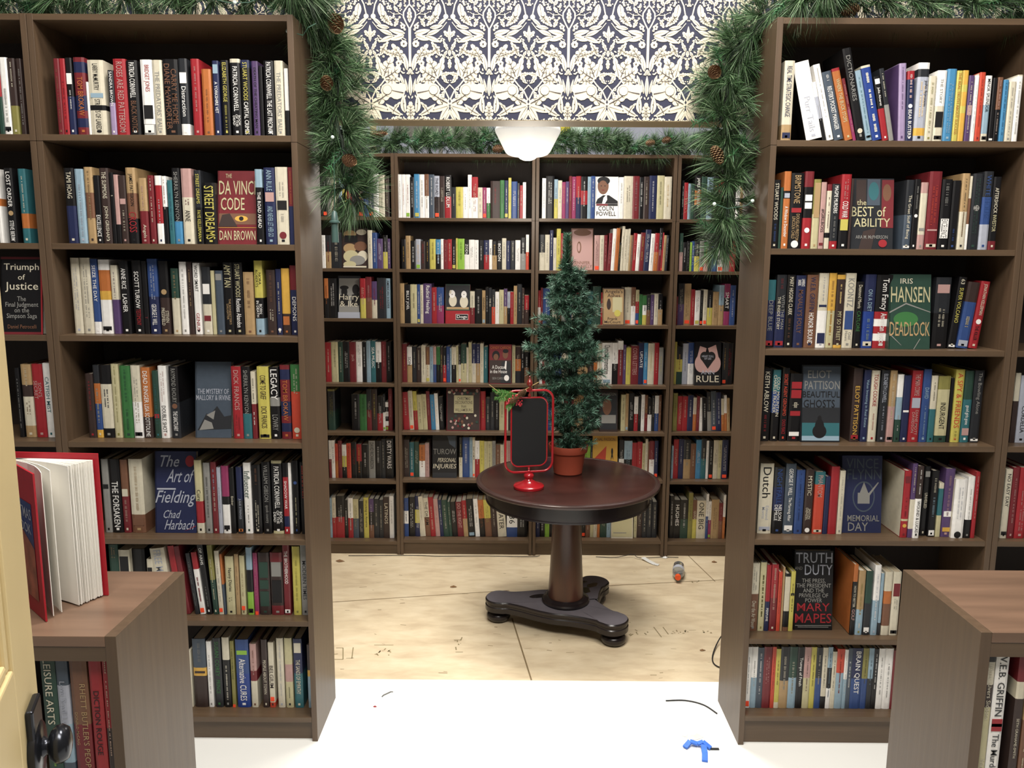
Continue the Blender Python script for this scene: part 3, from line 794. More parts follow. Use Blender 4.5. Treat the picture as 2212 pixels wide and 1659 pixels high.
make_row(CR(340, 720, SZ_R[1], .014), '''
190 250 180 k|W*STUART WOODS@.42-.95|b~.1-.38
252 272 240 G
275 328 112 o.25:k.1:o|w*A Window in December@.15-.55|s#.66-.72
332 430 125 k|t*BRIMSTONE@.6-.97@.5|r#.48-.54|t*DOUGLAS PRESTON/LINCOLN CHILD@.1-.46@.6|w0.06
438 508 112 R.2:k.4:r|w#.62-.7|w#.52-.6|w0.24
512 568 175 v:Y|t#.45-.95
571 612 198 P|k*#GIRLBOSS@.25-.6@.7|R#.05-.09
618 655 215 R.1:W.65:k.08:W|k~.3-.8
658 720 212 K.88:r|w*MAGPIE MURDERS@.55-.97|g~.15-.5
728 804 135 r.6:k|w*COLD WAR@.42-.64@.6|P~.65-.95|y#.25-.4
806 824 170 N
''', 2, 'left part of '+RW, G3)
make_row(CR(340, 720, SZ_R[1], .014), '''
1240 1302 180 K:u|W*The Great Stuff of Being@.15-.78|w#.02-.05
1306 1352 175 k|w0.48|g~.55-.9
1356 1412 200 P.16:W.62:P|g#.28-.32
1418 1515 112 R|O~.3-.95|P#.24-.26|W#.03-.07
1522 1602 175 k|w#.16-.44|k*EXCELLENCE@.17-.43@.6|g~.6-.95
1606 1670 185 k|b~.1-.3
1676 1736 128 t:W|K~.1-.95
1738 1756 150 W.3:n:w
1762 1842 130 K|G~.2-.95|g0.55
1846 1920 112 K:b.35:s|b*WHITE HOUSE@.4-.95@.5
1924 1984 155 k.88:R|W*AFTERSHOCK@.5-.85|Y*INVESTOR@.25-.48
''', 2, 'right part of '+RW, G3)
make_row(CR(560, 697, SZ_R[2]), '''
145 212 165 T.3:B.6:k|g*DEEP BLUE@.25-.7|r#.03-.1
218 296 125 K:B|R~.8-.95|g*WITH THE MAN@.22-.76@.3@.2|W*THE INSIDE STORY@.25-.7@.3@-.2|r#.03-.09
300 364 125 k|W*MARY HIGGINS CLARK@.45-.97|n~.1-.4
370 448 130 B|n*McNALLY'S FOLLY@.2-.8@.5|w*LAWRENCE/SANDERS@.85-.95@.7
456 546 125 n|B*W.E.B. GRIFFIN@.5-.97@.45|w*HONOR BOUND@.05-.48@.45
550 626 112 W:w|s~.6-.95|B#.55-.58|B#.06-.2
629 688 112 a:Y|n~.15-.9
692 756 125 a.06:N.9:a|Y*MY SO STREET@.1-.5|Y~.6-.9
760 842 112 W|g*KOONTZ@.55-.93@.6|b#.25-.5|g*Odd/Hours@.1-.23@.6
848 905 180 k|W*Desmond Morris@.6-.95|e*CATLORE@.25-.56
915 1000 122 B:C|c*ON A DIET@.5-.8@.4|c~.1-.4|W#.03-.09
1004 1130 125 k.5:r.1:w.1:r.1:w.1:r|w*Tom Fancy@.52-.95@.5|w*American Justice@.05-.48@.5
''', 3, 'left part of '+RW, G3)
make_row(CR(560, 697, SZ_R[2]), '''
1472 1592 145 K:k|P#.78-.9|W~.3-.6
1602 1664 145 k L=5|W*63@.9-.97|y*SUPER VOLCANO@.36-.85|w#.02-.05
1672 1764 180 N.3:b L=6|W~.3-.5|s#.03-.12
1772 1842 172 r L=6|W*JONATHAN KELLERMAN@.5-.96|w0.4|k*THE KILLER@.12-.34@.4
''', 3, 'right part of '+RW, G3)
make_row(CR(760, 692, SZ_R[3]), '''
106 180 130 k|W*KEITH ABLOW@.4-.95|r~.12-.36
190 250 145 T.3:b.3:k|W*COLD MOUNTAIN@.3-.95@.4@.2|W*CHARLES FRAZIER@.4-.93@.4@-.25
262 318 130 k|O*SECRET AGENT GERONIMO@.35-.92|r*CHUCK PEARCE@.1-.3
326 426 175 k|r#.78-.88|r#.64-.76|W*eclipse@.5-.58|r#.38-.45|w#.08-.14
''', 4, 'left part of '+RW, G3)
make_row(CR(760, 700, SZ_R[3]), '''
822 894 132 N|a*ELIOT PATTISON@.1-.76@.5|r#.04-.09
906 960 145 B|c*Value Investing in Real Estate@.12-.95
966 1030 150 W|r*TOUGH COOKIE@.5-.95|r~.15-.4
1042 1105 148 K|s*ELIZABETH LOWELL@.55-.95|s~.1-.5
1112 1166 150 t:P|W~.3-.95|k#.03-.07
1172 1220 182 w:c:G|k~.15-.4
1224 1280 190 B|w#.45-.48
1286 1368 150 r|P*DIANE MOTT/DAVIDSON@.1-.45@.6|P*THE MAIN CORPSE@.65-.95|s#.48-.62
1374 1436 140 b|c*DAVID@.6-.75|c~.05-.5
1440 1490 192 W.5:T|k~.6-.9
1496 1590 195 v:Y.7:G.1|k*INSURGENT@.2-.6@.45
1594 1618 210 k
1626 1696 142 y|O*A SPY & FRIENDS@.2-.95@.6|v~.04-.16
1702 1770 152 G:T.6|w*good girls gone@.25-.52@.5|P#.1-.2
1776 1850 150 K|g*The Bowling Alone@.4-.97|w#.02-.05
''', 4, 'right part of '+RW, G3)
make_row(CR(760, 715, SZ_R[3]), '''
2096 2138 170 W.4:N
2142 2225 190 s|k*CORDELIA@.15-.55@.4
''', 4, 'right edge bookcase', G4)
def CQ(oy, yb, ztop, setb=None, lean=0): return Row(1592, oy, 3.568, yb, D1, ztop, '', setb, lean)
make_row(CQ(960, 675, SZ_R[4]), '''
156 260 148 W|k*Dutch@.5-.96@.6|s*Edmund/Morris@.2-.4@.5|s#.05-.1
266 346 178 K.3:B:k.35|b*NIGHTFALL@.45-.97@.5|w*NELSON/DEMILLE@.2-.44@.7
352 430 150 u|w*GEORGE F. WILL@.55-.93@.4|w*The Morning After@.18-.52@.4|w#.05-.12
436 500 200 b|B~.2-.95
506 570 195 N|W*MYSTIC@.6-.9|W*JASON/DENZEL@.2-.42@.6|w0.06
580 656 215 T.2:O.8|P*PHANTOM@.6-.95@.5|W#.03-.07
659 695 250 B
699 762 172 r
766 808 205 W|g~.2-.9
''', 5, 'left part of '+RW, G3)
make_row(CQ(960, 718, SZ_R[4], .03), '''
1256 1308 205 r.72:Y.03:r sd=<W|R#.82-.92|k~.3-.6|a0.18
1312 1350 150 p.48:W.4:p|W~.6-.95
1353 1400 170 N.45:w dy=-.005|k*WOUND & LUCAS@.08-.52@.5|w~.6-.95
1405 1450 170 k dy=.02|W*UNVEILED@.4-.62|g#.85-.93
1466 1520 205 k dy=.01|c~.3-.6|w#.02-.1|W~.65-.9
1526 1562 300 W:T.5:Y.4 dy=.01
1568 1640 190 p dy=.01|P~.3-.9|w#.3-.38|a#.08-.14
1650 1740 270 w sd=<W dy=-.002|s~.3-.9|k0.06
1744 1796 250 w.7:k|g~.3-.8
1799 1830 215 r|P~.3-.95
''', 5, 'right part of '+RW, G3)
make_row(CQ(960, 708, SZ_R[4], .03), '''
2026 2078 195 W|K*NO EASY DAY@.45-.95|k#.05-.1
2082 2130 180 R|P~.2-.85
2136 2215 180 r|P~.1-.7
''', 5, 'right edge bookcase', G4)
make_row(CQ(1160, 688, SZ_R[5]), '''
88 154 205 W.45:n|g~.6-.95|W*Over the Air Waves@.06-.45
160 206 185 k.02:Y|v~.2-.8
208 242 218 r.55:B|w*PERFUME@.1-.4
246 298 215 r:R|W~.3-.95
301 330 272 O|R~.2-.9
332 348 235 t
352 394 285 k.05:W.6:k.28:n
396 430 268 y|k~.3-.8|k#.6-.64
''', 6, 'left part of '+RW, G3)
make_row(CQ(1160, 700, SZ_R[5], .035), '''
870 904 215 o.24:k sd=<o|W*HOW TO BETTER@.4-.7|P*GOLF@.2-.38@.7
912 965 262 t:c.4|v~.3-.8|w~.1-.2
970 1022 265 G:K|w#.05-.12
1032 1080 220 w:c|s~.2-.9
1083 1105 282 c.8:K
1112 1172 272 W.3:o.2:n.35:W
1176 1238 272 W|R#.62-.82|g~.4-.58|k#.03-.08
''', 6, 'right part of '+RW, G3)
face_out(1612+826/3.687, 1612+1165/3.687, 340+168/3.687, 340+722/3.687, D1+.02, 'K', [('r', .12, .62, .35, .98, 'N'), ('r', .38, .62, .68, .99, 'u'), ('e', .53, .82, .12, .13, 'T'), ('r', .72, .3, 1, .98, 'R'), ('e', .84, .8, .1, .12, 'n'), ('p', [(.2, 0), (.5, 0), (.6, .3), (.3, .25)], 'N'),
    ('t', 'the', .25, .66, .22, .08, 'Y'), ('t', 'BEST of', .42, .53, .8, .14, 'Y', 0), ('t', 'ABILITY', .5, .375, .85, .12, 'Y', 0), ('t', 'ARA M. McPHERSON', .5, .17, .75, .05, 'g'), ('e', .76, .08, .1, .055, 'r')], 'dark book face out with blue and red tinted portraits, second shelf of right front bookcase', z=SZ_R[1])
face_out(1612+1136/3.687, 1612+1462/3.687, 560+122/3.687, 560+690/3.687, D1+.035, 'G', [('p', [(0, .5), (.4, .62), (1, .5), (1, .49), (.4, .6), (0, .48)], 'g'), ('p', [(0, .2), (.3, .05), (.31, .05), (0, .22)], 'g'), ('p', [(.6, .0), (.75, .14), (.77, .14), (.62, 0)], 'g'), ('e', .4, .4, .3, .1, 'e'),
    ('t', 'IRIS', .4, .91, .35, .07, 'W'), ('t', 'HANSEN', .5, .73, .95, .21, 'Y', 0), ('t', 'DEADLOCK', .5, .27, .98, .19, 't', 0)], 'dark green book face out with cracked glass and pale title, third shelf right of opening', z=SZ_R[2])
face_out(1612+438/3.687, 1612+748/3.687, 760+110/3.687, 760+660/3.687, D1+.05, 'K', [('r', .02, .02, .98, .98, 'u'), ('r', .02, .25, .98, .45, 'K'), ('r', .02, .02, .98, .25, 'T'), ('r', .02, .02, .98, .08, 'c'), ('e', .47, .14, .18, .09, 'k'), ('e', .47, .2, .12, .1, 'k'), ('e', .47, .31, .05, .035, 'k'),
    ('t', 'ELIOT', .45, .88, .6, .1, 'g', 0), ('t', 'PATTISON', .52, .74, .9, .11, 'g', 0), ('t', 'BEAUTIFUL', .5, .62, .95, .08, 'k', 0), ('t', 'GHOSTS', .45, .5, .8, .1, 'k', 0)], 'grey-green book face out showing a seated dark figure, fourth shelf right of opening', z=SZ_R[3])
face_out(1592+805/3.568, 1592+1112/3.568, 960+95/3.568, 960+628/3.568, D1+.075, 'B', [('r', 0, 0, 1, 1, 'B'), ('e', .55, .47, .28, .2, 'u'), ('e', .55, .47, .25, .18, 'B'), ('r', .4, .38, .7, .52, 'g'), ('p', [(.65, .5), (.9, .66), (.92, .65), (.68, .47)], 'g'), ('p', [(.45, .52), (.55, .66), (.66, .52)], 'g'),
    ('t', 'VINCE', .5, .9, .8, .13, 'u', 0), ('t', 'FLYNN', .55, .76, .85, .13, 'u', 0), ('t', 'MEMORIAL', .55, .19, .8, .08, 'g', 0), ('t', 'DAY', .42, .08, .5, .11, 'g', 0)], 'blue book face out with a grey emblem, fifth shelf right of opening', z=SZ_R[4])
face_out(1592+442/3.568, 1592+738/3.568, 1160+118/3.568, 1160+632/3.568, D1+.07, 'k', [('t', 'TRUTH', .5, .91, .95, .13, 's', 0), ('t', 'AND', .1, .78, .2, .04, 'g'), ('t', 'DUTY', .62, .76, .72, .13, 's', 0),
    ('t', 'THE PRESS,\nTHE PRESIDENT\nAND THE\nPRIVILEGE OF\nPOWER', .5, .5, .9, .3, 'g'), ('t', 'MARY', .5, .29, .85, .1, 'r', 0), ('t', 'MAPES', .5, .15, .95, .12, 'r', 0), ('r', .03, .055, .97, .062, 'g'), ('r', .1, .035, .9, .042, 'g')], 'black book face out lettered in silver and red, sixth shelf right of opening', z=SZ_R[5])
# the low cases' books (their feet are below the picture)
def low_books(ox, oy, sc, yt, lines, front, words, group):
    rw = Row(ox, oy, sc, yt, front, .7201, '', .012)
    make_row(rw, lines, 0, words, group)
LB = 'shelf of the low left bookcase'
low_books(0, 1330, 3.16, 1010, '''
330 430 210 G|W*LEISURE ARTS@.45-.97@.5|L~.1-.3
432 512 210 u:s:c:u|s*Love Small Lessons@.2-.97@.45
522 640 212 n:R|t*RHETT BUTLER'S PEOPLE@.05-.88@.34@.22|t*DONALD McCAIG@.3-.65@.16@-.25|W0.94
652 738 245 r|k*DICTION ROUGE@.15-.9@.45
746 790 262 r:N|W~.3-.95
''', LCY, LB, 'books in the low left bookcase')
low_books(1880, 1200, 3.614, 1600, '''
842 900 690 k.12:W.15:N.15:Y|W*Anne Rivers Siddons@.4-.95@.6|W*Islands@.05-.3@.6
905 1008 682 w sd=>g|K*W.E.B. GRIFFIN@.52-.94@.55|r#.42-.5|w#.45-.47|K*The Murderers@.06-.4@.5
1080 1150 765 R.2:W.12:N|W*SETH GRAHAME-SMITH@.2-.6@.3
1158 1215 700 t:n|W~.1-.5
''', RCY, 'shelf of the low right bookcase', 'books in the low right bookcase')

# ------------------------------------------------------------------ books on the back shelves: one mass, plus the ones facing out
BR = {}
def P1(s, oy): return (680, oy, 4.608, s)
ROWS = [
 (640, 230, 4.254, 1000, 1, 0, '218,640,k 245,640,k 288,650,g 325,615,W 370,640,K 398,660,c 425,760,y 470,740,r 510,700,k 560,690,N 620,650,b 665,650,B 712,620,w 760,628,W 815,640,N 858'),
 (640, 230, 4.254, 1018, 2, 0, '938,625,w 972,625,w 1005,625,w 1048,650,k 1085,622,i 1135,625,w 1180,622,n:w 1220,625,u 1270,638,s:N 1318,640,N 1365,630,k:r 1425,742,K 1468,740,y 1532,740,w 1577,628,w 1612,648,r:w 1668,745,W 1712,745,m 1748,748,w:e 1782,0,- 1785,685,N 1872,678,e 1912,680,B 1948,656,y 1975,690,b 2030,705,K 2052,725,r 2080,697,w 2110'),
 (1120, 230, 4.254, 1025, 3, 0, '215,660,w 250,640,k 325,670,c:y 360,680,W 398,695,m 430,690,p 462,640,R 488,645,m 525,640,r:B 570,645,k:r:k 630,645,c 662,640,b 700,0,- 918,650,w 965,640,W 1045,640,R 1105,650,k 1145,645,N 1195,636,B 1265,635,Y 1332,645,W 1400'),
 (1120, 230, 4.254, 1025, 4, 0, '1495,680,k 1515,700,r 1552,710,c 1575,710,G 1612,635,k:o:k 1672,645,G 1722,650,c 1780,640,K 1828,680,r 1875,690,G 1930,660,k 1990,700,w 2030,690,t 2060'),
 (680, 480, 4.608, 453, 1, 1, '70,130,w 110,130,K:t 165,100,K 268,0,- 530,80,W 575,105,b 622,165,p 680,130,k:y 728,165,p 755'),
 (680, 480, 4.608, 465, 2, 1, '862,170,k 908,135,t 955,185,k 1005,170,s 1055,190,N 1100,178,k 1145,168,y 1205,172,i:k 1255,168,w 1282,175,R 1322,170,r 1365,178,k 1405,160,y 1422,165,L 1490,175,k:w 1535,175,w 1588,178,w 1630,180,k 1682,180,B:r 1735,175,w 1765,190,k:t 1812,185,k 1862,160,W 1905,185,B 1945,185,K 1995,180,w 2045,155,k:g 2100,125,w:O 2130'),
 (1130, 480, 4.608, 477, 3, 1, '160,125,K:W 215,125,W 262,80,B 298,155,W 330,65,y 372,110,r 395,120,k 430,120,n 475,0,- 705,130,P 760,130,W 800,130,R 835,110,R 870,65,w 905,60,o 942,205,k 962,40,W 990,70,W 1025,65,W 1045,130,t 1060,130,n 1080,110,r 1115,120,w 1150,105,R 1195,75,B 1250,115,w 1290,110,r:o 1335,60,k:R 1365,105,r 1380,130,t 1405,130,K 1430'),
 (1130, 480, 4.608, 480, 4, 1, '1550,110,G:P 1585,200,k 1625,190,k 1655,200,L 1675,190,b 1700,190,K:y 1750,190,g 1795,200,e:P 1840,190,K 1870,190,b 1930,185,w 1990,190,g 2050,190,r 2110'),
 (680, 480, 4.608, 950, 1, 2, '100,560,o:k 140,560,k 222,0,- 455,560,r:y 510,545,R:n 570,590,p:W 625,555,K 712,560,c 755'),
 (680, 480, 4.608, 1008, 2, 2, '852,610,t 895,625,k 955,620,Y 1020,620,b 1052,625,W 1082,612,p 1165,650,r 1215,650,b:m 1285,0,- 1545,690,W:R 1592,670,k 1665,680,t 1698,650,k 1730,655,K 1760,675,K:O 1795,695,w 1835,675,Y 1880,665,p:t 1915,695,s:k 1945,695,r 1978,635,t 2012,620,K 2060,660,N 2085,730,r:N 2130'),
 (1130, 480, 4.608, 1010, 3, 2, '145,680,r:w 172,655,R 195,660,b 265,700,k 290,690,W 330,690,n 380,700,g 430,690,b 480,690,W 530,700,R 580,690,k 640,690,T 690,640,G 770,700,r 792,0,- 1005,650,W 1070,650,n:w 1115,675,Y:r:b 1150,720,e 1185,730,e:w:y 1225,730,K:n 1265,725,p 1300,715,W 1340,715,k:t 1385'),
 (1130, 480, 4.608, 1020, 4, 2, '1518,740,R 1535,610,K:p 1595,612,t 1662,670,r 1702,680,w 1755,680,k 1785,672,W 1825,680,k:y 1880,695,t 1940,628,c:t 1990,615,m:k:m 2050,630,b 2105'),
 (680, 700, 4.608, 565, 1, 3, '110,185,r 170,180,Y 238,180,G 285,178,k 350,180,R 415,178,w 478,180,k 518,170,c 560,170,T 610,180,w:k 665,175,R 715,180,k 765'),
 (680, 700, 4.608, 565, 2, 3, '870,200,R 920,230,w:t 970,225,K 1015,235,N 1060,215,W 1105,230,n:W 1145,230,c 1180,225,P:b 1210,230,e:k 1250,230,N 1275,235,k:r 1310,225,b 1345,240,c 1362,230,W:k 1408,220,Y 1430,225,k:W 1455,200,G:Y 1510,235,W 1530,185,Y 1562,200,B:W 1605,200,B:t 1645,195,W 1680,230,T 1722,0,- 1962,220,Y 1995,230,N:o:K 2050,215,k 2085,280,k:n 2130'),
 (1130, 700, 4.608, 575, 3, 3, '160,280,w 190,280,r 220,280,k 300,280,b 380,280,W 460,280,G 540,280,t 640,280,N 700,380,o 735,200,W 780,190,w 882,190,w:k 940,170,w.2:R 990,210,p 1020,235,y 1068,220,R 1145,190,B 1195,190,i 1235,195,W 1300,190,r 1345,235,g 1390'),
 (1130, 700, 4.608, 575, 4, 3, '1495,180,y 1522,230,K:y:G 1580,195,s 1635,188,b:w 1695,0,- 1975,190,K 2020,190,k 2080'),
 (680, 700, 4.608, 1045, 1, 4, '135,650,v.05:K:G 205,0,- 370,700,k 450,700,e 520,650,K:R 568,650,N 625,720,k:r 680,700,K:w 705,780,w:k:w:k:w:r 735,645,R 775'),
 (680, 700, 4.608, 1045, 2, 4, '885,680,r 945,665,W 990,670,y:r 1030,705,Y 1080,700,Y 1125,670,R 1160,705,i 1205,692,w 1240,730,k 1290,0,- 1650,670,r 1700,740,K 1745,680,K 1790,700,k 1835,760,Y 1890,840,W 1925,840,N 1990,800,R 2060,800,k 2120'),
 (1130, 700, 4.608, 1050, 3, 4, '140,700,k 200,700,b 280,700,W 400,700,R 500,700,t 600,700,k 700,0,- 970,705,Y 1015,695,t 1045,690,k 1100,725,w:r 1140,720,k 1170,705,w 1205,710,n:R 1235,740,k:w 1275,715,K 1305,715,w:b 1345,710,n 1370'),
 (1130, 700, 4.608, 1065, 4, 4, '1485,690,v 1530,720,r 1580,720,r 1630,710,B 1685,735,W:o 1720,720,R 1750,735,w 1785,735,k 1835,680,K:g 1875,670,u 1925,680,B 1975,745,W:o 2005,710,w:o 2030,740,t 2060'),
 (680, 920, 4.608, 515, 1, 5, '145,145,w:R 170,145,w 205,180,O:o 235,150,R 275,190,w:y:k 320,175,O 365,165,k 420,185,r:k 470,190,k 540,150,g 605,150,k 665,130,K 705,130,k 785'),
 (680, 920, 4.608, 495, 2, 5, '880,140,N 945,165,T 990,160,G 1040,190,o:w 1098,175,P 1140,0,- 1435,115,k:W 1470,115,b 1540,115,c 1570,115,W 1595,150,w:r 1640,150,y 1685,155,Y 1715,155,Y 1765,150,g 1800,190,n 1845,190,W 1880,150,W 1915,150,P 1950,150,g 2000,160,W 2060,170,k 2120'),
 (1130, 920, 4.608, 500, 3, 5, '150,150,k 300,150,R 450,150,k 580,150,L 665,200,k 690,0,- 950,140,k:w 1000,150,c:k 1080,170,r 1130,160,r 1180,175,Y 1210,130,W 1235,160,n 1250,150,R:w 1300,150,B 1340'),
 (1130, 920, 4.608, 515, 4, 5, '1470,200,c 1490,135,r 1540,130,B 1590,140,K:t 1660,180,n 1712,140,i 1765,130,K:T 1815,150,w 1840,150,k 1885,145,W 1935,145,Y 1970,140,B 2030'),
 (680, 920, 4.608, 1085, 1, 6, '155,720,c 178,715,W:r 215,700,k:r 300,740,k 335,720,w:r 385,730,Y:u 440,750,K 490,715,y 540,730,p:k:n 590,730,K 640,740,K 685,710,N 745,700,w 790'),
 (680, 920, 4.608, 1090, 2, 6, '890,720,b:w:b 935,710,k 1000,700,B:y:B 1050,705,W 1105,720,W:n 1155,712,r 1205,730,P 1250,740,B 1285,740,G 1340,760,G 1370,760,k 1425,760,R 1485,745,r:t 1530,730,k 1600,730,w 1645,740,o:k 1700,740,y:n 1765,790,N 1825,800,W 1910,820,w:w:b 2015,840,k 2110'),
 (1130, 920, 4.608, 1080, 3, 6, '125,700,B 165,700,k 215,700,L 260,700,k 420,700,R 580,700,W:k 620,700,n 665,700,Y 700,700,W 735,700,o 762,700,G 830,700,c 870,0,- 1100,750,Y 1130,760,N 1180,760,K 1230,740,K 1280,760,K 1330'),
 (1130, 920, 4.608, 1105, 4, 6, '1450,700,k 1495,740,k 1560,740,k:G 1635,670,v 1680,740,n:y 1720,745,W 1810,680,w:b 1835,755,w:m 1865,735,t 1940,770,R:n 1980,690,w:o 2005'),
]
KNOWN = {(2, 2, 1): 'BILLY JOEL', (2, 2, 5): 'Radical Healing', (2, 2, 10): 'WINNING', (2, 2, 12): 'THE 33', (1, 2, 6): 'AMERICAN SOLDIER', (1, 3, 4): 'jack', (2, 3, 1): 'SON', (1, 3, 8): 'SEA MUSIC', (4, 6, 1): 'HUGHES', (1, 6, 11): 'LATINOS', (1, 6, 7): 'Working in America',
         (4, 6, 5): 'ONE BIG', (4, 6, 4): 'QUICK', (1, 5, 12): 'DIRTY WARS', (3, 3, 10): 'Chemical Instrumentation', (3, 3, 15): 'COVER LETTERS', (2, 1, 19): 'RAGE', (2, 1, 14): 'ZODIAC', (2, 0, 10): 'ROBERT LUDLUM', (2, 0, 8): 'THE ROAD AHEAD', (1, 0, 0): 'THE CELL', (4, 0, 4): 'JAMES PATTERSON',
         (4, 0, 6): 'HARLAN COBEN', (2, 6, 18): 'WATER', (2, 6, 11): 'DO THE RIGHT', (3, 3, 16): 'UPDATE', (4, 2, 10): 'SMART', (2, 6, 19): '36', (2, 6, 4): 'THE DREAM', (2, 5, 8): 'BABY HUMOR', (1, 5, 9): 'DAVID RICHARDSON', (2, 1, 21): 'BOSTON', (3, 2, 18): 'JOHN'}
INVERT = {'k': 'w', 'K': 'W', 'N': 'W', 'B': 'w', 'R': 'P', 'r': 'W', 'G': 'W', 'b': 'w', 'T': 'w', 'p': 'w', 'm': 'w', 'u': 'w', 'n': 'W', 'i': 'w'}
mass = MB(); rg = random.Random(11)
def mass_book(mb, x0, x1, y, z, h, cov, title=None, lean=0, front=D2):
    w_ = max(x1-x0-.0006, .006); d = min(.165 if h > .2 else .13, .2)+rg.uniform(-.008, .006)
    one = MB(); bn = [(pm(c), f) for c, f in bands_of(cov)]; hard = w_ > .013 and h > .19
    t = book_geo(one, w_, h, d, bn, hard); pages_geo(one, w_, h, d, t, hard, PAPER if rg.random() < .5 else PAPER2)
    ink = INVERT.get(bands_of(cov)[0][0], 'k')
    if title: text_flat(one, title, 0, h*.6, h*.7, w_*.55, tm(ink), -.0006, rot=True)
    elif w_ > .009: marks(one, rg, 0, h*rg.uniform(.15, .4), h*rg.uniform(.75, .93), w_*.4, mixm(ink if rg.random() < .8 else rg.choice('gayr'), bands_of(cov)[0][0]), -.0006)
    if rg.random() < .12: one.box((-w_*.35, -.0009, h*.03), (w_*.35, -.0003, h*.03+min(.02, w_)), STICK if rg.random() < .6 else tm(rg.choice('Lcy')))
    a = math.radians(lean)
    xf = Matrix.Translation(((x0+x1)/2, y, z+.0006+abs(math.sin(a))*w_/2)) @ Matrix.Rotation(a, 4, 'Y')
    o = len(mb.v); mb.v += [tuple(xf @ Vector(p)) for p in one.v]
    mb.f += [tuple(i+o for i in f) for f in one.f]; mb.m += [mb.mi(one.mats[k]) for k in one.m]
for ox, oy, sc, yb, case, sh, data in ROWS:
    toks = data.split(); z = BT[case][sh]; v = oy+yb/sc
    um = ox+float(toks[0].split(',')[0])/sc
    if z > 1.3: y = D2+.012
    else: y = min(max(at_z(um+40, v, z)[1], D2+.006), D2+.06)
    k = 0; n = 0
    for k in range(len(toks)-1):
        x0, tp, cv = toks[k].split(','); x1 = toks[k+1].split(',')[0]
        if cv == '-': continue
        X0 = at_y(ox+float(x0)/sc, v, y)[0]; X1 = at_y(ox+float(x1)/sc, v, y)[0]
        h = at_y(ox+float(x0)/sc, oy+float(tp)/sc, y)[1]-z
        if h < .08: h = .2
        lean = 0
        if (case, sh) == (2, 6) and 2 < n < 19: lean = -4
        if (case, sh) == (2, 4) and n < 9: lean = -2.5
        if (case, sh) == (3, 1) and n > 10: lean = 2.5
        if (case, sh) == (4, 4) and n > 6: lean = -3
        mass_book(mass, X0, X1, y+rg.uniform(0, .004), z, min(h, .3), cv, KNOWN.get((case, sh, n)), lean)
        n += 1
# bottom shelf of the right front bookcase: thin spines a few pixels wide
R7 = '155,95,w 197,95,w.5:c 240,100,u 285,95,R 345,95,O 373,110,y.9:W 408,95,K.55:t 472,95,G:c 530,97,k 580,97,P:Y 630,97,y 668,100,K:b 713,100,W.8:k 752,97,c:k:w 785,130,W 818,110,O.4:c 873,115,w:c 899,105,u 930,105,B:b 1007,105,v:b 1050,105,c:K 1088,110,k 1122,107,w 1170,107,w 1228,120,R 1262,120,N 1300,115,W 1345,110,b 1390,110,r 1440,115,k 1500'.split()
for k in range(len(R7)-1):
    x0, tp, cv = R7[k].split(','); x1 = R7[k+1].split(',')[0]; v = 1370+480/3.403; y = D1+.05
    X0 = at_y(1562+float(x0)/3.403, v, y)[0]; X1 = at_y(1562+float(x1)/3.403, v, y)[0]; h = at_y(1562+float(x0)/3.403, 1370+float(tp)/3.403, y)[1]-SZ_R[6]
    mass_book(mass, X0, X1, y, SZ_R[6], min(max(h, .15), .25), cv, {8: 'Trumps of Fresh', 18: 'BRAIN QUEST'}.get(k))
mo = mass.build('books'); mo['kind'] = 'stuff'; mo['label'] = 'rows of mixed books with their spines out on the back shelves and the lowest right shelf'; mo['category'] = 'books'
def bf(case, sh, ox, oy, sc, x0, x1, tp, bt, cov, items, label, dy=.02): face_out(ox+x0/sc, ox+x1/sc, oy+tp/sc, oy+bt/sc, D2+dy, cov, items, label, z=BT[case][sh], th=.028)
bf(3, 0, 1120, 230, 4.254, 703, 915, 645, 1027, 'w', [('r', 0, 0, 1, 1, 'w'), ('p', [(.02, .36), (.1, .47), (.34, .56), (.6, .56), (.98, .42), (.98, .36)], 'k'), ('p', [(.3, .36), (.36, .5), (.5, .58), (.52, .45), (.42, .36)], 'w'), ('e', .34, .78, .24, .2, 'n'), ('e', .36, .9, .27, .1, 'k'), ('e', .33, .76, .2, .15, 'n'), ('e', .26, .78, .03, .012, 'k'), ('e', .42, .78, .03, .012, 'k'), ('e', .34, .68, .07, .012, 'R'),
   ('r', .05, .31, .55, .355, 'R'), ('r', .55, .31, .98, .355, 'k'), ('t', 'COLIN\nPOWELL', .48, .185, .85, .23, 'k')], 'white book face out with a man in dark uniform on its cover, back top shelf')
bf(1, 1, 680, 480, 4.608, 272, 527, 60, 450, 'N', [('e', .3, .85, .25, .1, 't'), ('e', .75, .9, .2, .07, 'W'), ('r', .1, .65, .6, .82, 'k'), ('e', .3, .5, .25, .12, 't'), ('e', .72, .55, .25, .12, 'n'), ('e', .35, .3, .3, .15, 'Y'), ('e', .8, .3, .2, .14, 'W'), ('e', .6, .2, .3, .12, 'g'), ('e', .3, .1, .25, .08, 'Y'), ('r', .05, .02, .95, .06, 'W')], 'face-out book picturing brown and cream rocks, behind the left garland')
bf(3, 1, 1130, 480, 4.608, 480, 695, 62, 475, 'P', [('r', 0, 0, 1, 1, 'n'), ('r', .03, .02, .97, .97, 'P'), ('e', .35, .55, .1, .14, 'n'), ('e', .34, .55, .06, .1, 'P'), ('e', .5, .9, .4, .08, 'n'), ('t', 'JENNIFER\nDONNELLY', .5, .14, .9, .16, 'n')], 'pinkish book face out with a close-up of skin, right of the tree tip')
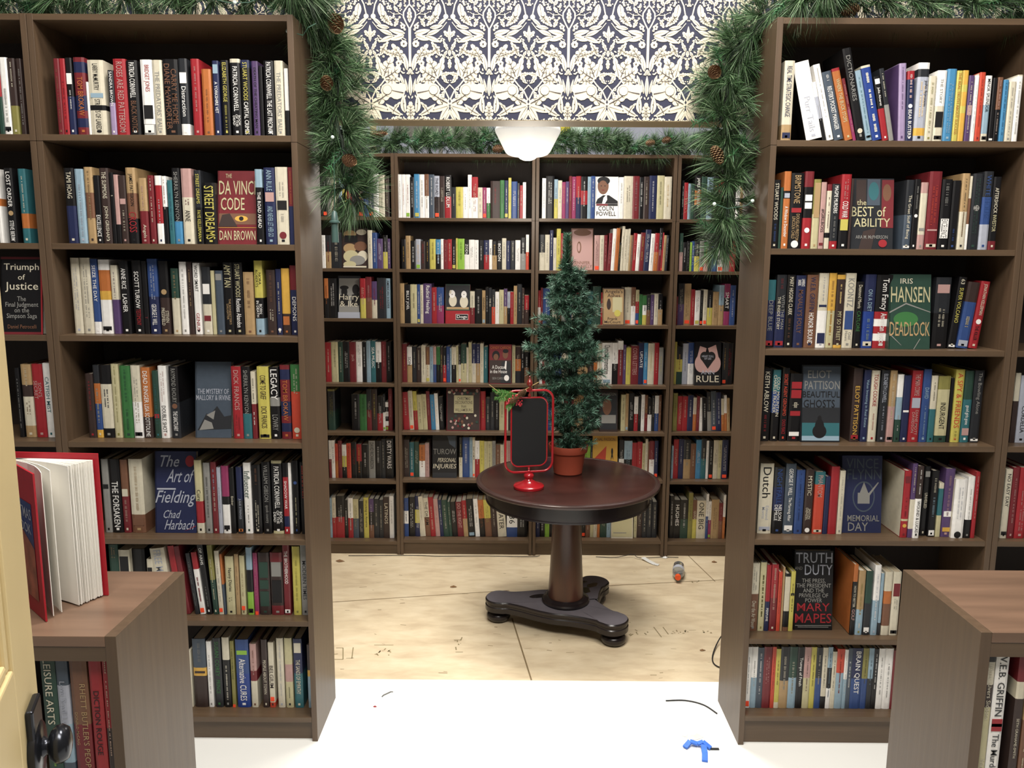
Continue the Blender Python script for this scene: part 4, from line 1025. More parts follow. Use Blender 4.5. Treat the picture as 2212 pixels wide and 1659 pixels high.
bf(1, 2, 680, 480, 4.608, 232, 452, 535, 945, 'K', [('r', .04, .1, .96, .94, 'g'), ('e', .28, .72, .2, .05, 'k'), ('e', .28, .62, .14, .12, 'k'), ('p', [(.05, .3), (.1, .55), (.45, .55), (.5, .3)], 'k'), ('e', .8, .68, .16, .12, 'k'), ('p', [(.6, .3), (.62, .55), (.95, .6), (.95, .3)], 'k'), ('r', .0, 0, 1, .14, 's'), ('t', 'Harry\n& Ike', .5, .42, .9, .3, 'W')], 'grey book face out with two dark figures in hats, back third shelf at left')
bf(2, 2, 680, 480, 4.608, 1300, 1545, 618, 1000, 'r', [('r', 0, .33, 1, 1, 'G'), ('r', .02, .36, .97, .97, 'K'), ('r', .05, .36, .95, .42, 't'), ('e', .3, .58, .16, .15, 'W'), ('e', .27, .75, .12, .1, 'w'), ('e', .75, .55, .17, .15, 'W'), ('e', .75, .74, .11, .09, 'w'), ('e', .75, .74, .02, .012, 'k'), ('e', .27, .74, .02, .012, 'k'), ('e', .2, .8, .04, .05, 'W'), ('r', .42, .1, .92, .24, 'w'), ('r', .43, .107, .91, .233, 'k'), ('t', 'Dogs', .67, .165, .42, .1, 'w')], 'red book face out picturing white dogs above a black label, back third shelf')
bf(3, 2, 1130, 480, 4.608, 795, 1005, 655, 1000, 't', [('r', 0, 0, 1, 1, 'N'), ('r', .02, .02, .97, .97, 't'), ('e', .27, .55, .1, .14, 'N'), ('e', .27, .66, .06, .05, 'N'), ('r', .45, .35, .9, .75, 'Y'), ('e', .68, .32, .15, .09, 'y'), ('t', "Angela's\nAshes", .5, .85, .9, .2, 'N'), ('t', 'Frank\nMcCourt', .45, .13, .8, .16, 'N')], 'sepia book face out with a yellow round seal, right of the tree')
bf(2, 3, 680, 700, 4.608, 1735, 1958, 205, 555, 'R', [('r', .02, .02, .98, .86, 'N'), ('r', .02, .6, .98, .86, 'R'), ('e', .3, .72, .17, .12, 'k'), ('e', .3, .68, .11, .08, 'n'), ('e', .72, .75, .12, .11, 'n'), ('e', .73, .83, .13, .05, 'k'), ('p', [(.5, .02), (.55, .55), (.75, .6), (.98, .5), (.98, .02)], 'K'), ('p', [(.68, .4), (.72, .58), (.78, .58), (.76, .35)], 'w'), ('t', 'CANDY CARSON', .5, .92, .9, .07, 'o'), ('t', 'A Doctor\nin the House', .42, .37, .75, .2, 'w'), ('t', 'BEN CARSON', .45, .14, .6, .06, 'g'), ('e', .78, .15, .11, .075, 'w')], 'maroon book face out of a smiling couple, with a white round seal')
bf(4, 3, 1130, 700, 4.608, 1705, 1968, 178, 560, 'k', [('e', .25, .5, .24, .2, 'P'), ('e', .75, .5, .24, .2, 'P'), ('p', [(.02, .45), (.2, .9), (.45, .85), (.3, .45)], 'P'), ('p', [(.98, .45), (.8, .93), (.5, .85), (.7, .45)], 'P'), ('p', [(.2, .3), (.1, .5), (.5, .6), (.9, .5), (.8, .3)], 'P'), ('e', .37, .66, .16, .11, 'k'), ('e', .63, .66, .16, .11, 'k'), ('p', [(.21, .63), (.79, .63), (.5, .38)], 'k'), ('t', 'HEART FULL\nOF LIES', .5, .64, .45, .1, 's'), ('r', 0, 0, 1, .26, 'k'), ('t', 'ANN', .5, .3, .5, .09, 's'), ('t', 'RULE', .5, .15, .85, .15, 'W')], 'black book face out with hands shaping a heart, fourth back shelf at far right')
bf(2, 4, 680, 700, 4.608, 1312, 1645, 640, 1015, 'R', [('r', .02, .02, .98, .98, 'N')]+[('e', random.Random(i).uniform(.06, .94), random.Random(i+50).choice([random.Random(i+90).uniform(.05, .38), random.Random(i+91).uniform(.85, .95)]), .035, .03, random.Random(i+7).choice('RPnWG')) for i in range(44)]+[('r', .22, .42, .8, .83, 'Y'), ('t', 'CHRISTMAS\nDECORATIONS\nfrom\nWILLIAMSBURG', .51, .62, .52, .34, 'N')], 'dark floral book face out with a beige title label, fifth back shelf', .04)
bf(3, 4, 1130, 700, 4.608, 762, 940, 660, 1030, 'N', [('r', .05, .05, .95, .95, 'K'), ('e', .4, .6, .25, .2, 'n'), ('r', .1, .2, .9, .4, 'g'), ('t', 'WHARTON', .5, .9, .8, .07, 'g')], 'dark brown book face out low on the right side of the tabletop tree', .04)
bf(2, 5, 680, 920, 4.608, 1172, 1412, 100, 455, 'K', [('r', 0, 0, 1, 1, 'k'), ('r', .0, 0, 1, .12, 'K'), ('p', [(.6, .99), (.95, .99), (.95, .7), (.7, .8)], 'u'), ('t', 'TUROW', .5, .62, .95, .13, 'g', 0), ('t', 'PERSONAL', .6, .42, .75, .1, 'W', .2, .25), ('t', 'INJURIES', .5, .26, .95, .14, 'W', .2, .25)], 'glossy black book face out with slanted white title, sixth back shelf', .045)
bf(3, 5, 1130, 920, 4.608, 692, 938, 95, 480, 'a', [('r', 0, 0, 1, 1, 'a'), ('p', [(.05, .45), (.55, .75), (.5, .2), (.1, .2)], 'O'), ('e', .78, .62, .04, .08, 'k'), ('p', [(.75, .55), (.72, .4), (.78, .5), (.84, .42), (.8, .58)], 'k'), ('t', 'FINAL PASSION', .5, .9, .8, .07, 'n')], 'amber book face out with a red-orange triangle, behind the table top', .04)
bf(3, 6, 1130, 920, 4.608, 878, 1095, 700, 1032, 'W', [('r', .04, .04, .96, .96, 'Y'), ('p', [(.05, .45), (.05, .6), (.25, .56), (.4, .45)], 'N'), ('r', .1, .12, .7, .14, 'g')], 'cream book face out on the bottom back shelf under the table edge', .045)

# ------------------------------------------------------------------ pedestal table
TCX, TCY, TH, TR = .258, 3.72, .745, .446
TOP = mat('mahogany_top', '38201c', .26, var=.34, scale=3.2, stretch=(1, 2.4, 1)); RIM = mat('mahogany_rim', '3a2a27', .22, var=.15, scale=10)
COLM = mat('mahogany_column', '43261a', .28, var=.3, scale=6, stretch=(2.5, 2.5, .5)); DARK = mat('black_lacquer', '1d1718', .27, var=.1, scale=12)
DUST = mat('dusty_lacquer', '69646a', .85, var=.1, scale=8)
tb = empty('pedestal_table', (TCX, TCY, FZ)); tag(tb, 'round dark mahogany pedestal table standing on the plywood floor, carrying the tree', 'table')
mb = MB(); R_ = TR-.006
mb.lathe([(0, TH-.0005), (R_-.03, TH), (R_-.024, TH-.002)], TOP, 96)
o_ = mb.build('tabletop', tb, smooth=True)
mb = MB(); mb.lathe([(R_-.026, TH-.003), (R_-.022, TH+.0005), (R_-.012, TH+.001), (R_-.002, TH-.004), (R_, TH-.011), (R_-.003, TH-.018), (R_-.016, TH-.021), (R_-.022, TH-.024), (R_-.1, TH-.024), (R_-.1, TH-.012), (R_-.026, TH-.012), (R_-.026, TH-.003)], RIM, 96); mb.build('rim', tb, smooth=True)
mb = MB(); mb.lathe([(R_-.05, TH-.024), (R_-.05, TH-.088), (R_-.046, TH-.092), (R_-.046, TH-.098), (R_-.056, TH-.1), (R_-.07, TH-.1), (R_-.07, TH-.03), (0, TH-.03)], DARK, 96); mb.build('apron', tb, smooth=True)
mb = MB(); mb.lathe([(0, TH-.03), (.066, TH-.03), (.067, TH-.12), (.078, .32), (.086, .18), (.0865, .131), (0, .131)], COLM, 64); mb.build('column', tb, smooth=True)
mb = MB(); mb.lathe([(.086, .124), (.1, .124), (.112, .127), (.117, .135), (.113, .143), (.102, .147), (.097, .153), (.0868, .155)], DARK, 64); mb.build('collar', tb, smooth=True)
# tri-lobed platform
LOBES = ((171, .335), (319, .285), (57, .312))
def plat_outline():
    pts = []
    lob = [math.radians(a) for a, _ in LOBES]; R0, rl = .315, .066
    for i, a in enumerate(lob):
        R0 = LOBES[i][1]; ux, uy = math.cos(a), math.sin(a); cx_, cy_ = ux*R0, uy*R0; px, py = -uy, ux
        loc = [(-.115, .074), (-.06, .066), (-.045, .072), (-.03, .08)]
        # right side of the lobe going outwards, tip, left side going back
        seq = [(-.2, -.125), (-.12, -.09), (-.05, -.07), (-.035, -.078)]
        pts += [(cx_+ux*p+px*q, cy_+uy*p+py*q) for p, q in seq]
        for k in range(11):
            t = -math.pi*.56+math.pi*1.12*k/10
            pts.append((cx_+ux*rl*math.cos(t)+px*.078*math.sin(t), cy_+uy*rl*math.cos(t)+py*.078*math.sin(t)))
        pts += [(cx_+ux*p+px*q, cy_+uy*p+py*q) for p, q in [(-.035, .078), (-.05, .07), (-.12, .09), (-.2, .125)]]
        b = lob[(i+1) % 3]; d = (b-a) % (2*math.pi); m_ = a+d/2
        pts.append((.158*math.cos(m_), .158*math.sin(m_)))
    # smooth
    out = []
    for i in range(len(pts)):
        p, q = pts[i], pts[(i+1) % len(pts)]
        out += [(p[0]*.75+q[0]*.25, p[1]*.75+q[1]*.25), (p[0]*.25+q[0]*.75, p[1]*.25+q[1]*.75)]
    return out
PO = plat_outline(); n = len(PO)
def inset(pts, k):
    out = []
    for i in range(len(pts)):
        a, b = Vector(pts[i-1]), Vector(pts[(i+1) % len(pts)]); t = (b-a).normalized(); out.append((pts[i][0]-t.y*k, pts[i][1]+t.x*k))
    return out
mb = MB(); levels = [(0.012, .062), (0.0, .066), (0, .09), (.004, .094), (.004, .1), (0, .104), (0, .116), (.005, .1215)]
vs = []; fs = []
for k, (ins, z) in enumerate(levels):
    vs += [(a, b, z) for a, b in inset(PO, ins)]
for k in range(len(levels)-1):
    for i in range(n): j = (i+1) % n; fs.append((k*n+i, k*n+j, (k+1)*n+j, (k+1)*n+i))
mb.add(vs, fs, DARK); mb.add([(a, b, .062) for a, b in inset(PO, .012)], [tuple(range(n))[::-1]], DARK)
mb.build('platform', tb, smooth=True)
mb = MB(); q = inset(PO, .0055); cc = [(0, 0, .1216)]
mb.add(cc+[(a, b, .1216) for a, b in q], [(0, 1+i, 1+(i+1) % n) for i in range(n)], DUST)
for (a, b, r1, r2, an) in ((-.13, .06, .05, .022, .3), (.1, .13, .045, .03, 1), (.15, .2, .04, .02, .8), (.1, .24, .03, .014, .2), (.05, .18, .02, .01, .6)):   # wiped patches in the dust
    mb.add([(a+r1*math.cos(t/16*6.283)*math.cos(an)-r2*(1+.3*math.sin(t*1.7))*math.sin(t/16*6.283)*math.sin(an), b+r1*math.cos(t/16*6.283)*math.sin(an)+r2*math.sin(t/16*6.283)*math.cos(an), .1219) for t in range(16)], [tuple(range(16))], DARK)
mb.build('platform_top', tb)
for a, R_ in LOBES:
    x, y = R_*math.cos(math.radians(a)), R_*math.sin(math.radians(a))
    mb = MB(); mb.lathe([(0, .001), (.036, .001), (.052, .008), (.06, .022), (.06, .034), (.05, .047), (.044, .049), (.046, .053), (.054, .058), (.052, .063), (0, .063)], DARK, 36, ctr=(x, y)); mb.build('foot', tb, smooth=True)

# ------------------------------------------------------------------ potted tree
PX, PY = .266, 3.83
tr = empty('potted_tree', (PX, PY, FZ+TH)); tag(tr, 'small artificial fir tree in a terracotta pot on the round table', 'artificial tree')
TERRA = mat('terracotta', '9c4630', .6, var=.1, scale=9); SOIL = mat('dark_moss', '141a14', .95, var=.3, scale=40)
mb = MB(); mb.lathe([(0, .0006), (.066, .0006), (.07, .004), (.084, .104), (.0855, .106), (.0925, .108), (.0945, .112), (.0975, .141), (.097, .144), (.092, .144), (.088, .11), (.08, .1), (.06, .02), (0, .02)], TERRA, 56); mb.build('pot', tr, smooth=True)
mb = MB(); mb.lathe([(.086, .116), (.05, .122), (0, .124)], SOIL, 30); mb.build('moss', tr)
mb = MB(); mb.tube([(0, 0, .1), (.004, 0, .5), (-.02, 0, 1.0), (-.022, 0, 1.14)], lambda t: .012*(1-t*.7), SOIL, 8); mb.build('trunk', tr)
GREENS = [mat('needle_green_a', '24422f', .5), mat('needle_green_b', '335c46', .45), mat('needle_highlight_green', '6f9682', .35), mat('needle_green_d', '13271c', .6)]  # the palest green paints the foliage's bright highlights as needle colour
def needle(mb, p, d, L, wd, m, rg):
    d = d.normalized(); a = d.cross(Vector((rg.uniform(-1, 1), rg.uniform(-1, 1), rg.uniform(-1, 1)))).normalized()*wd/2
    b = d.cross(a).normalized()*wd*.35; sag = Vector((0, 0, -L*.06))
    o = len(mb.v); q = p+d*L*.55; e = p+d*L+sag
    mb.v += [tuple(p-a), tuple(p+a), tuple(q+a*.9+b), tuple(q-a*.9+b), tuple(e)]
    k = mb.mi(m); mb.f += [(o, o+1, o+2, o+3), (o+3, o+2, o+4)]; mb.m += [k, k]
mb = MB(); rg = random.Random(21)
prof = [(.15, .04, .05), (.2, .06, .15), (.26, .08, .185), (.32, .09, .19), (.38, .11, .18), (.43, .14, .17), (.48, .175, .165), (.53, .2, .155), (.58, .195, .155), (.63, .19, .15), (.68, .185, .145), (.73, .175, .14), (.775, .15, .135), (.82, .115, .13), (.86, .105, .11), (.9, .095, .085), (.935, .075, .065), (.965, .04, .04)]
def spray(base, tip, rg, nl=.026, dens=1.0):
    d = tip-base; L = d.length
    if L < 1e-4: return
    dn = d.normalized(); N = max(3, int(L/.0065*dens))
    mb.tube([base, base+d*.5, tip], .0013, GREENS[3], 4)
    for i in range(N):
        t = (i+rg.random())/N; p = base+d*t
        for k in range(5):
            r = Vector((rg.gauss(0, 1), rg.gauss(0, 1), rg.gauss(0, 1))); r -= dn*r.dot(dn); r.normalize()
            m = GREENS[rg.choices([0, 1, 2, 3], [5, 4, 2, 3])[0]]
            needle(mb, p, r*.9+dn*rg.uniform(.4, .9), nl*rg.uniform(.7, 1.2), .0019, m, rg)
    for k in range(10):
        r = Vector((rg.gauss(0, 1), rg.gauss(0, 1), rg.gauss(0, 1))).normalized()
        needle(mb, tip, dn+r*.8, nl*1.1, .0019, GREENS[rg.choice([1, 2, 2])], rg)
for z, rl_, rr_ in prof:
    N = 18 if z > .16 else 7
    for i in range(N):
        a = 6.283*(i+rg.random()*.8)/N; c, s_ = math.cos(a), math.sin(a)
        Rr = (rr_ if c > 0 else rl_)*abs(c)+(rl_+rr_)/2*(1-abs(c))
        L = Rr*rg.uniform(.75, 1.12)*(.86+.2*math.sin(3*a+z*17)); zz = z+rg.uniform(-.045, .045)
        cx_ = -.01*z
        base = Vector((cx_, 0, zz-.03)); mid = Vector((cx_+c*L*.5, s_*L*.5, zz-.01)); tip = Vector((cx_+c*L, s_*L, zz+rg.uniform(-.01, .03)))
        spray(base.lerp(mid, .35), mid, rg, .026, .75); spray(mid, tip, rg, .031, 1.25)
        sd = Vector((-s_, c, .2))*.035*(1 if i % 2 else -1)
        spray(mid.lerp(tip, .3), mid.lerp(tip, .6)+sd, rg, .024)
        if rg.random() < .6: spray(mid.lerp(tip, .5), mid.lerp(tip, .8)-sd, rg, .024)
# the bare-looking pointed leader
for i in range(60):
    z = .95+.205*i/60; a = rg.uniform(0, 6.283)
    for k in range(18):
        a = rg.uniform(0, 6.283); needle(mb, Vector((-.022, 0, z)), Vector((math.cos(a), math.sin(a), .9)), .045*(1-.3*i/60), .0019, GREENS[rg.choice([0, 1, 1, 2])], rg)
mb.build('foliage', tr)

# ------------------------------------------------------------------ red chalkboard stand
REDM = mat('red_enamel', 'a01b23', .18, spec=.7, var=.04, scale=30); REDD = mat('dark_red_enamel', '7c2522', .22, spec=.7); BOARD = mat('blackboard', '131416', .85, var=.05, scale=20)
SX, SY = .068, 3.56
st = empty('chalkboard_stand', (SX, SY, FZ+TH), math.radians(13)); tag(st, 'small red metal stand holding a blank swivelling blackboard, on the round table', 'chalkboard stand')
mb = MB(); mb.lathe([(0, .0006), (.069, .0006), (.0705, .004), (.0705, .012), (.067, .016), (.05, .021), (.034, .028), (.024, .036), (.019, .041), (.0175, .045), (.02, .049), (.0235, .055), (.0235, .062), (.019, .068), (.012, .071), (0, .072)], REDM, 48); mb.build('base', st, smooth=True)
def rrect(w_, h_, r, zc, n=7):
    pts = []
    for cx_, cz2, a0 in ((w_/2-r, h_/2-r, 0), (-w_/2+r, h_/2-r, 90), (-w_/2+r, -h_/2+r, 180), (w_/2-r, -h_/2+r, 270)):
        for k in range(n): a = math.radians(a0+90*k/(n-1)); pts.append((cx_+r*math.cos(a), 0, zc+cz2+r*math.sin(a)))
    return pts
mb = MB(); mb.tube(rrect(.222, .378, .045, .265), .0055, REDM, 10, True); mb.build('outer_frame', st, smooth=True)
mb = MB(); mb.tube(rrect(.168, .318, .036, .262), .0038, REDM, 8, True); mb.build('inner_frame', st, smooth=True)
mb = MB(); pts = rrect(.164, .314, .035, .262); k = len(pts); mb.add([(a, -.0012, c) for a, b, c in pts]+[(a, .0012, c) for a, b, c in pts], [tuple(range(k))[::-1], tuple(range(k, 2*k))]+[(i, (i+1) % k, k+(i+1) % k, k+i) for i in range(k)], BOARD); mb.build('blackboard', st)
mb = MB(); mb.lathe([(0, .07), (.006, .072), (.008, .08), (.005, .084), (.0035, .087), (.006, .092), (.003, .097), (.003, .103)], REDM, 20); mb.build('lower_pivot', st, smooth=True)
mb = MB(); mb.lathe([(a, .423+(b-.437)*.95) for a, b in [(.003, .437), (.007, .441), (.007, .449), (.003, .455), (.003, .47), (.012, .474), (.012, .48), (.007, .484), (.006, .49), (.013, .496), (.0145, .504), (.011, .514), (.006, .524), (.003, .529), (.0045, .533), (.004, .538), (0, .541)]], REDD, 24); mb.build('finial', st, smooth=True)
# sprig
sp = empty('berry_sprig', (SX-.04, SY-.03, FZ+TH+.435), math.radians(13)); tag(sp, 'sprig of greenery, red berries and pine cones tied to the red chalkboard stand', 'decoration')
FERN = [mat('fern_green', '4f8a3c', .6), mat('fern_light', '86a860', .6)]
mb = MB(); rg = random.Random(4)
for (dx, dz, L) in ((-.12, .02, .06), (-.1, -.02, .07), (-.07, -.05, .06), (-.12, -.01, .05), (-.09, .005, .075), (-.06, -.065, .05), (-.13, .03, .03)):
    b0 = Vector((-.005, 0, .005)); e0 = Vector((dx, rg.uniform(-.012, .01), dz))
    mb.tube([b0, b0.lerp(e0, .5)+Vector((0, 0, .005)), e0], .0009, FERN[0], 4)
    for i in range(26):
        t = .3+.7*i/26; p = b0.lerp(e0, t)
        for s_ in (1, -1):
            d = (e0-b0).normalized()*.5+Vector((0, rg.uniform(-.3, .3), s_)); needle(mb, p, d, .022*(1.15-t*.7), .002, FERN[0 if rg.random() < .75 else 1], rg)
mb.build('greenery', sp)
BERRY = mat('berry_red', 'a5202c', .25, spec=.7)
mb = MB()
def ball(mb, c, r, m, n=8, k=6):
    vs = []; fs = []
    for i in range(k+1):
        for j in range(n): a = math.pi*i/k; b = 6.2832*j/n; vs.append((c[0]+r*math.sin(a)*math.cos(b), c[1]+r*math.sin(a)*math.sin(b), c[2]+r*math.cos(a)))
    for i in range(k):
        for j in range(n): l = (j+1) % n; fs.append((i*n+j, (i+1)*n+j, (i+1)*n+l, i*n+l))
    mb.add(vs, fs, m)
for i in range(40):
    t = rg.random(); ball(mb, (-.068+.06*t+rg.uniform(-.006, .006), -.012+rg.uniform(-.008, .004), -.028+.034*t+rg.gauss(0, .005)), .0042, BERRY)
for i in range(16): ball(mb, (-.012+rg.uniform(-.012, .018), -.012+rg.uniform(-.006, .004), -.03+rg.uniform(-.014, .012)), .0042, BERRY)
mb.build('berries', sp, smooth=True)
CONE = mat('pine_cone', '6d4b33', .7, var=.3, scale=60); CONE_T = mat('pine_cone_tip', 'a08560', .7)
def cone(name, parent, c, ax, L, R, loc=None):
    mb = MB(); ax = Vector(ax).normalized(); a = ax.cross(Vector((.3, 1, .2))).normalized(); b = ax.cross(a); N = 90
    c = Vector(c)
    prof_ = [c+ax*L*(t-.5) for t in (0, .3, .6, 1)]
    mb.tube(prof_, lambda t: R*.55*math.sin(math.pi*min(.95, t*.8+.12)), CONE, 8)
    for i in range(N):
        t = i/N; an = i*2.39996; r = R*math.sin(math.pi*(t*.86+.1))**.7; p = c+ax*L*(t-.5)
        d = a*math.cos(an)+b*math.sin(an); s_ = ax.cross(d)*R*.3; q = p+d*r+ax*L*.05
        mb.add([p+d*r*.3-s_*.6, p+d*r*.3+s_*.6, q+s_, q-s_, q+ax*L*.03+d*R*.06], [(0, 1, 2, 3)], CONE); mb.add([q-s_, q+s_, q+ax*L*.035+d*R*.05], [(0, 1, 2)], CONE_T)
    o = mb.build(name, parent); return o
cone('pine_cone', sp, (.0, -.018, .014), (.75, -.2, .7), .045, .016); cone('pine_cone', sp, (-.036, -.02, -.014), (.8, -.1, .5), .042, .015)
mb = MB(); mb.tube([(-.02, -.006, .008), (.03, .012, .03), (.09, .03, .055)], .0014, mat('dry_stalk', 'b39b62', .8), 5); mb.tube([(-.1, 0, .02), (-.145, 0, .055)], .0012, mat('dry_stalk', 'b39b62', .8), 5); mb.build('stalk', sp)

# ------------------------------------------------------------------ pendant lamp in the back room
lx, ly, lz = .053, 3.8, 2.098
lamp = empty('pendant_lamp', (lx, ly, lz)); tag(lamp, 'white opal glass bowl lamp hanging below the papered header', 'lamp')
GL = mat('opal_glass', 'f4f2ea', .25, emit=.55)
mb = MB(); mb.lathe([(0, 0), (.02, .002), (.036, .009), (.046, .02), (.05, .0205), (.075, .022), (.092, .028), (.104, .04), (.148, .124), (.151, .134), (.147, .146), (.138, .155), (.07, .19), (.05, .2), (.05, .23)], GL, 56); mb.build('glass_bowl', lamp, smooth=True)
mb = MB(); mb.lathe([(.053, .222), (.056, .235), (.055, .27), (.02, .29), (.008, .3), (.008, 1.2), (.05, 1.21), (.05, 1.23), (0, 1.23)], mat('lamp_fitter', '4a4038', .4, .7), 24); mb.build('fitter', lamp, smooth=True)
pl = bpy.data.lights.new('pendant_bulb', 'POINT'); pl.energy = 16; pl.color = (1, .93, .82); pl.shadow_soft_size = .12; po = bpy.data.objects.new('pendant_bulb', pl); COL.objects.link(po); po.location = (lx, ly, lz-.14)

# ------------------------------------------------------------------ pine garlands
PINE = [mat('pine_a', '36502f', .5), mat('pine_b', '4c6c46', .5), mat('pine_c', '86a07a', .45), mat('pine_d', '1c2b1e', .6)]
FIRG = [mat('fir_a', '2a5a38', .5), mat('fir_b', '3f7448', .5)]
def garland(name_label, pts, seed, tufts, spread, nl=.085, fir=.15, group='pine garlands', cones=(), density=46, flat=None, core=.006):
    rg = random.Random(seed); g = empty('pine_garland', pts[0]); o0 = Vector(pts[0]); tag(g, name_label, 'garland', group)
    mb = MB(); P_ = [Vector(p)-o0 for p in pts]
    seg = [(P_[i+1]-P_[i]).length for i in range(len(P_)-1)]; T = sum(seg)
    def pos(t):
        s_ = t*T
        for i, l in enumerate(seg):
            if s_ <= l or i == len(seg)-1: return P_[i].lerp(P_[i+1], min(1, s_/l)), (P_[i+1]-P_[i]).normalized()
            s_ -= l
    mb.tube([pos(i/40)[0] for i in range(41)], core, PINE[3], 6)
    for i in range(tufts):
        p, d = pos((i+rg.random())/tufts)
        r = Vector((rg.gauss(0, 1), rg.gauss(0, 1), rg.gauss(0, 1))); r = (r-d*r.dot(d)*.6).normalized()
        if flat: r = Vector((r.x*flat[0], r.y*flat[1], r.z*flat[2])); 
        b = p; e = p+r*spread*rg.uniform(.25, 1)+d*spread*rg.uniform(-.3, .6)
        mb.tube([b, e], .0018, PINE[3], 4)
        ax = (e-b).normalized(); isfir = rg.random() < fir
        for k in range(density):
            q = Vector((rg.gauss(0, 1), rg.gauss(0, 1), rg.gauss(0, 1))).normalized()
            if isfir:
                t = rg.random(); pp = b.lerp(e+ax*.03, t); L = .028*rg.uniform(.8, 1.2); dd = ax*.6+q; m = FIRG[rg.random() < .5]; wd = .0026
            else:
                t = rg.uniform(.45, 1); pp = b.lerp(e, t); L = nl*rg.uniform(.6, 1.15); dd = ax*1.0+q*.62; m = PINE[rg.choices([0, 1, 2, 3], [5, 4, 1.6, 2])[0]]; wd = .0016
            needle(mb, pp, dd, L, wd, m, rg)
    mb.build('needles', g)
    for (c, ax, L, R) in cones: cone('pine_cone', g, Vector(c)-o0, ax, L, R)
    return g
LG = [(-.69, 2.505, 2.495), (-.663, 2.684, 2.455), (-.635, 2.75, 2.378), (-.605, 2.75, 2.279), (-.581, 2.75, 2.209), (-.603, 2.735, 2.123), (-.573, 2.722, 2.036), (-.569, 2.722, 1.962), (-.579, 2.735, 1.902), (-.524, 2.748, 1.837)]
gl = garland('pine garland draped down the left side of the opening with a hanging light socket', LG, 31, 190, .08, .105, .1, cones=[((-.575, 2.67, 2.385), (.3, -.5, -.8), .07, .026), ((-.534, 2.63, 1.959), (.8, -.4, -.3), .05, .02), ((-.603, 2.65, 2.2), (.2, -.5, -.8), .05, .02)], density=62)
RG = [(.95, 2.505, 2.48), (.83, 2.66, 2.46), (.762, 2.75, 2.386), (.723, 2.75, 2.314), (.678, 2.75, 2.257), (.703, 2.735, 2.186), (.673, 2.722, 2.1), (.718, 2.722, 2.014), (.708, 2.722, 1.925), (.723, 2.722, 1.835), (.679, 2.735, 1.743), (.694, 2.735, 1.69)]
gr = garland('pine garland draped down the right side of the opening', RG, 37, 230, .085, .105, .12, cones=[((.62, 2.63, 2.235), (.3, -.6, -.6), .045, .02), ((.64, 2.63, 1.984), (.4, -.3, -.9), .06, .02)], density=62)
g3 = garland('pine garland lying along the tops of the left front bookcases', [(-2.1, 2.66, 2.47), (-1.7, 2.67, 2.45), (-1.3, 2.66, 2.47), (-1.0, 2.67, 2.46), (-.7, 2.65, 2.475)], 41, 230, .07, .1, .2, flat=(1, 1, .7), density=56)
g4 = garland('pine garland lying along the tops of the right front bookcases', [(.88, 2.65, 2.47), (1.2, 2.65, 2.46), (1.6, 2.67, 2.45), (2.1, 2.66, 2.47)], 43, 200, .07, .1, .12, flat=(1, 1, .75), cones=[((1.02, 2.6, 2.41), (.8, -.3, .2), .05, .02)], density=56)
g5 = garland('pine garland lying along the tops of the back bookcases', [(-1.25, D2+.13, 2.3), (-.84, D2+.13, 2.31), (-.3, D2+.14, 2.32), (.1, D2+.13, 2.31), (.5, D2+.13, 2.32), (.8, D2+.06, 2.28), (1.03, D2+.12, 2.31), (1.6, D2+.13, 2.34)], 47, 640, .1, .095, .25, flat=(1, .8, .62), density=60, core=.002,
    cones=[((-.105, D2+.02, 2.262), (.9, -.3, .1), .06, .024), ((-.786, D2+.06, 2.345), (.95, -.2, .1), .1, .02), ((.747, D2-.03, 2.294), (.9, -.3, .1), .05, .02), ((.838, D2-.02, 2.31), (.8, -.5, .2), .05, .02)])
WIRE = mat('green_wire', '2c4a3c', .5); BULB = mat('clear_bulb', 'cfe0d8', .1, spec=.8)
def wire(parent, pts, bulbs):
    o0 = parent.location; mb = MB(); mb.tube([Vector(p)-o0 for p in pts], .0016, WIRE, 5); o = mb.build('light_string', parent, smooth=True)
    for b in bulbs:
        q = MB(); ball(q, Vector(b)-o0, .006, BULB, 8, 6); q.build('bulb', o, smooth=True)
bpy.context.view_layer.update()
wire(gl, [(-.702, 2.58, 2.336), (-.653, 2.57, 2.321), (-.633, 2.56, 2.342), (-.615, 2.58, 2.358)], [(-.702, 2.58, 2.336)])
wire(gl, [(-.553, 2.62, 1.974), (-.578, 2.61, 1.945), (-.578, 2.61, 1.855), (-.581, 2.61, 1.8)], [(-.578, 2.6, 2.026)])
q = MB(); q.lathe([(0, .0), (.004, .0), (.009, .006), (.012, .03), (.017, .034), (.017, .038), (.011, .04), (.012, .1), (0, .1)], mat('light_socket', '3d5450', .4), 18, Matrix.Translation(Vector((-.581, 2.61, 1.8))-Vector(gl.location)) @ Matrix.Rotation(math.pi, 4, 'X')); q.build('lamp_socket', gl, smooth=True)
wire(g3, [(-.931, 2.54, 2.448), (-.901, 2.52, 2.409), (-.861, 2.52, 2.399), (-.802, 2.53, 2.403), (-.772, 2.54, 2.418)], [(-.84, 2.52, 2.4)])
wire(gr, [(.629, 2.59, 1.827), (.669, 2.58, 1.812), (.729, 2.58, 1.822), (.749, 2.59, 1.837)], [(.629, 2.59, 1.827), (.749, 2.59, 1.837)])

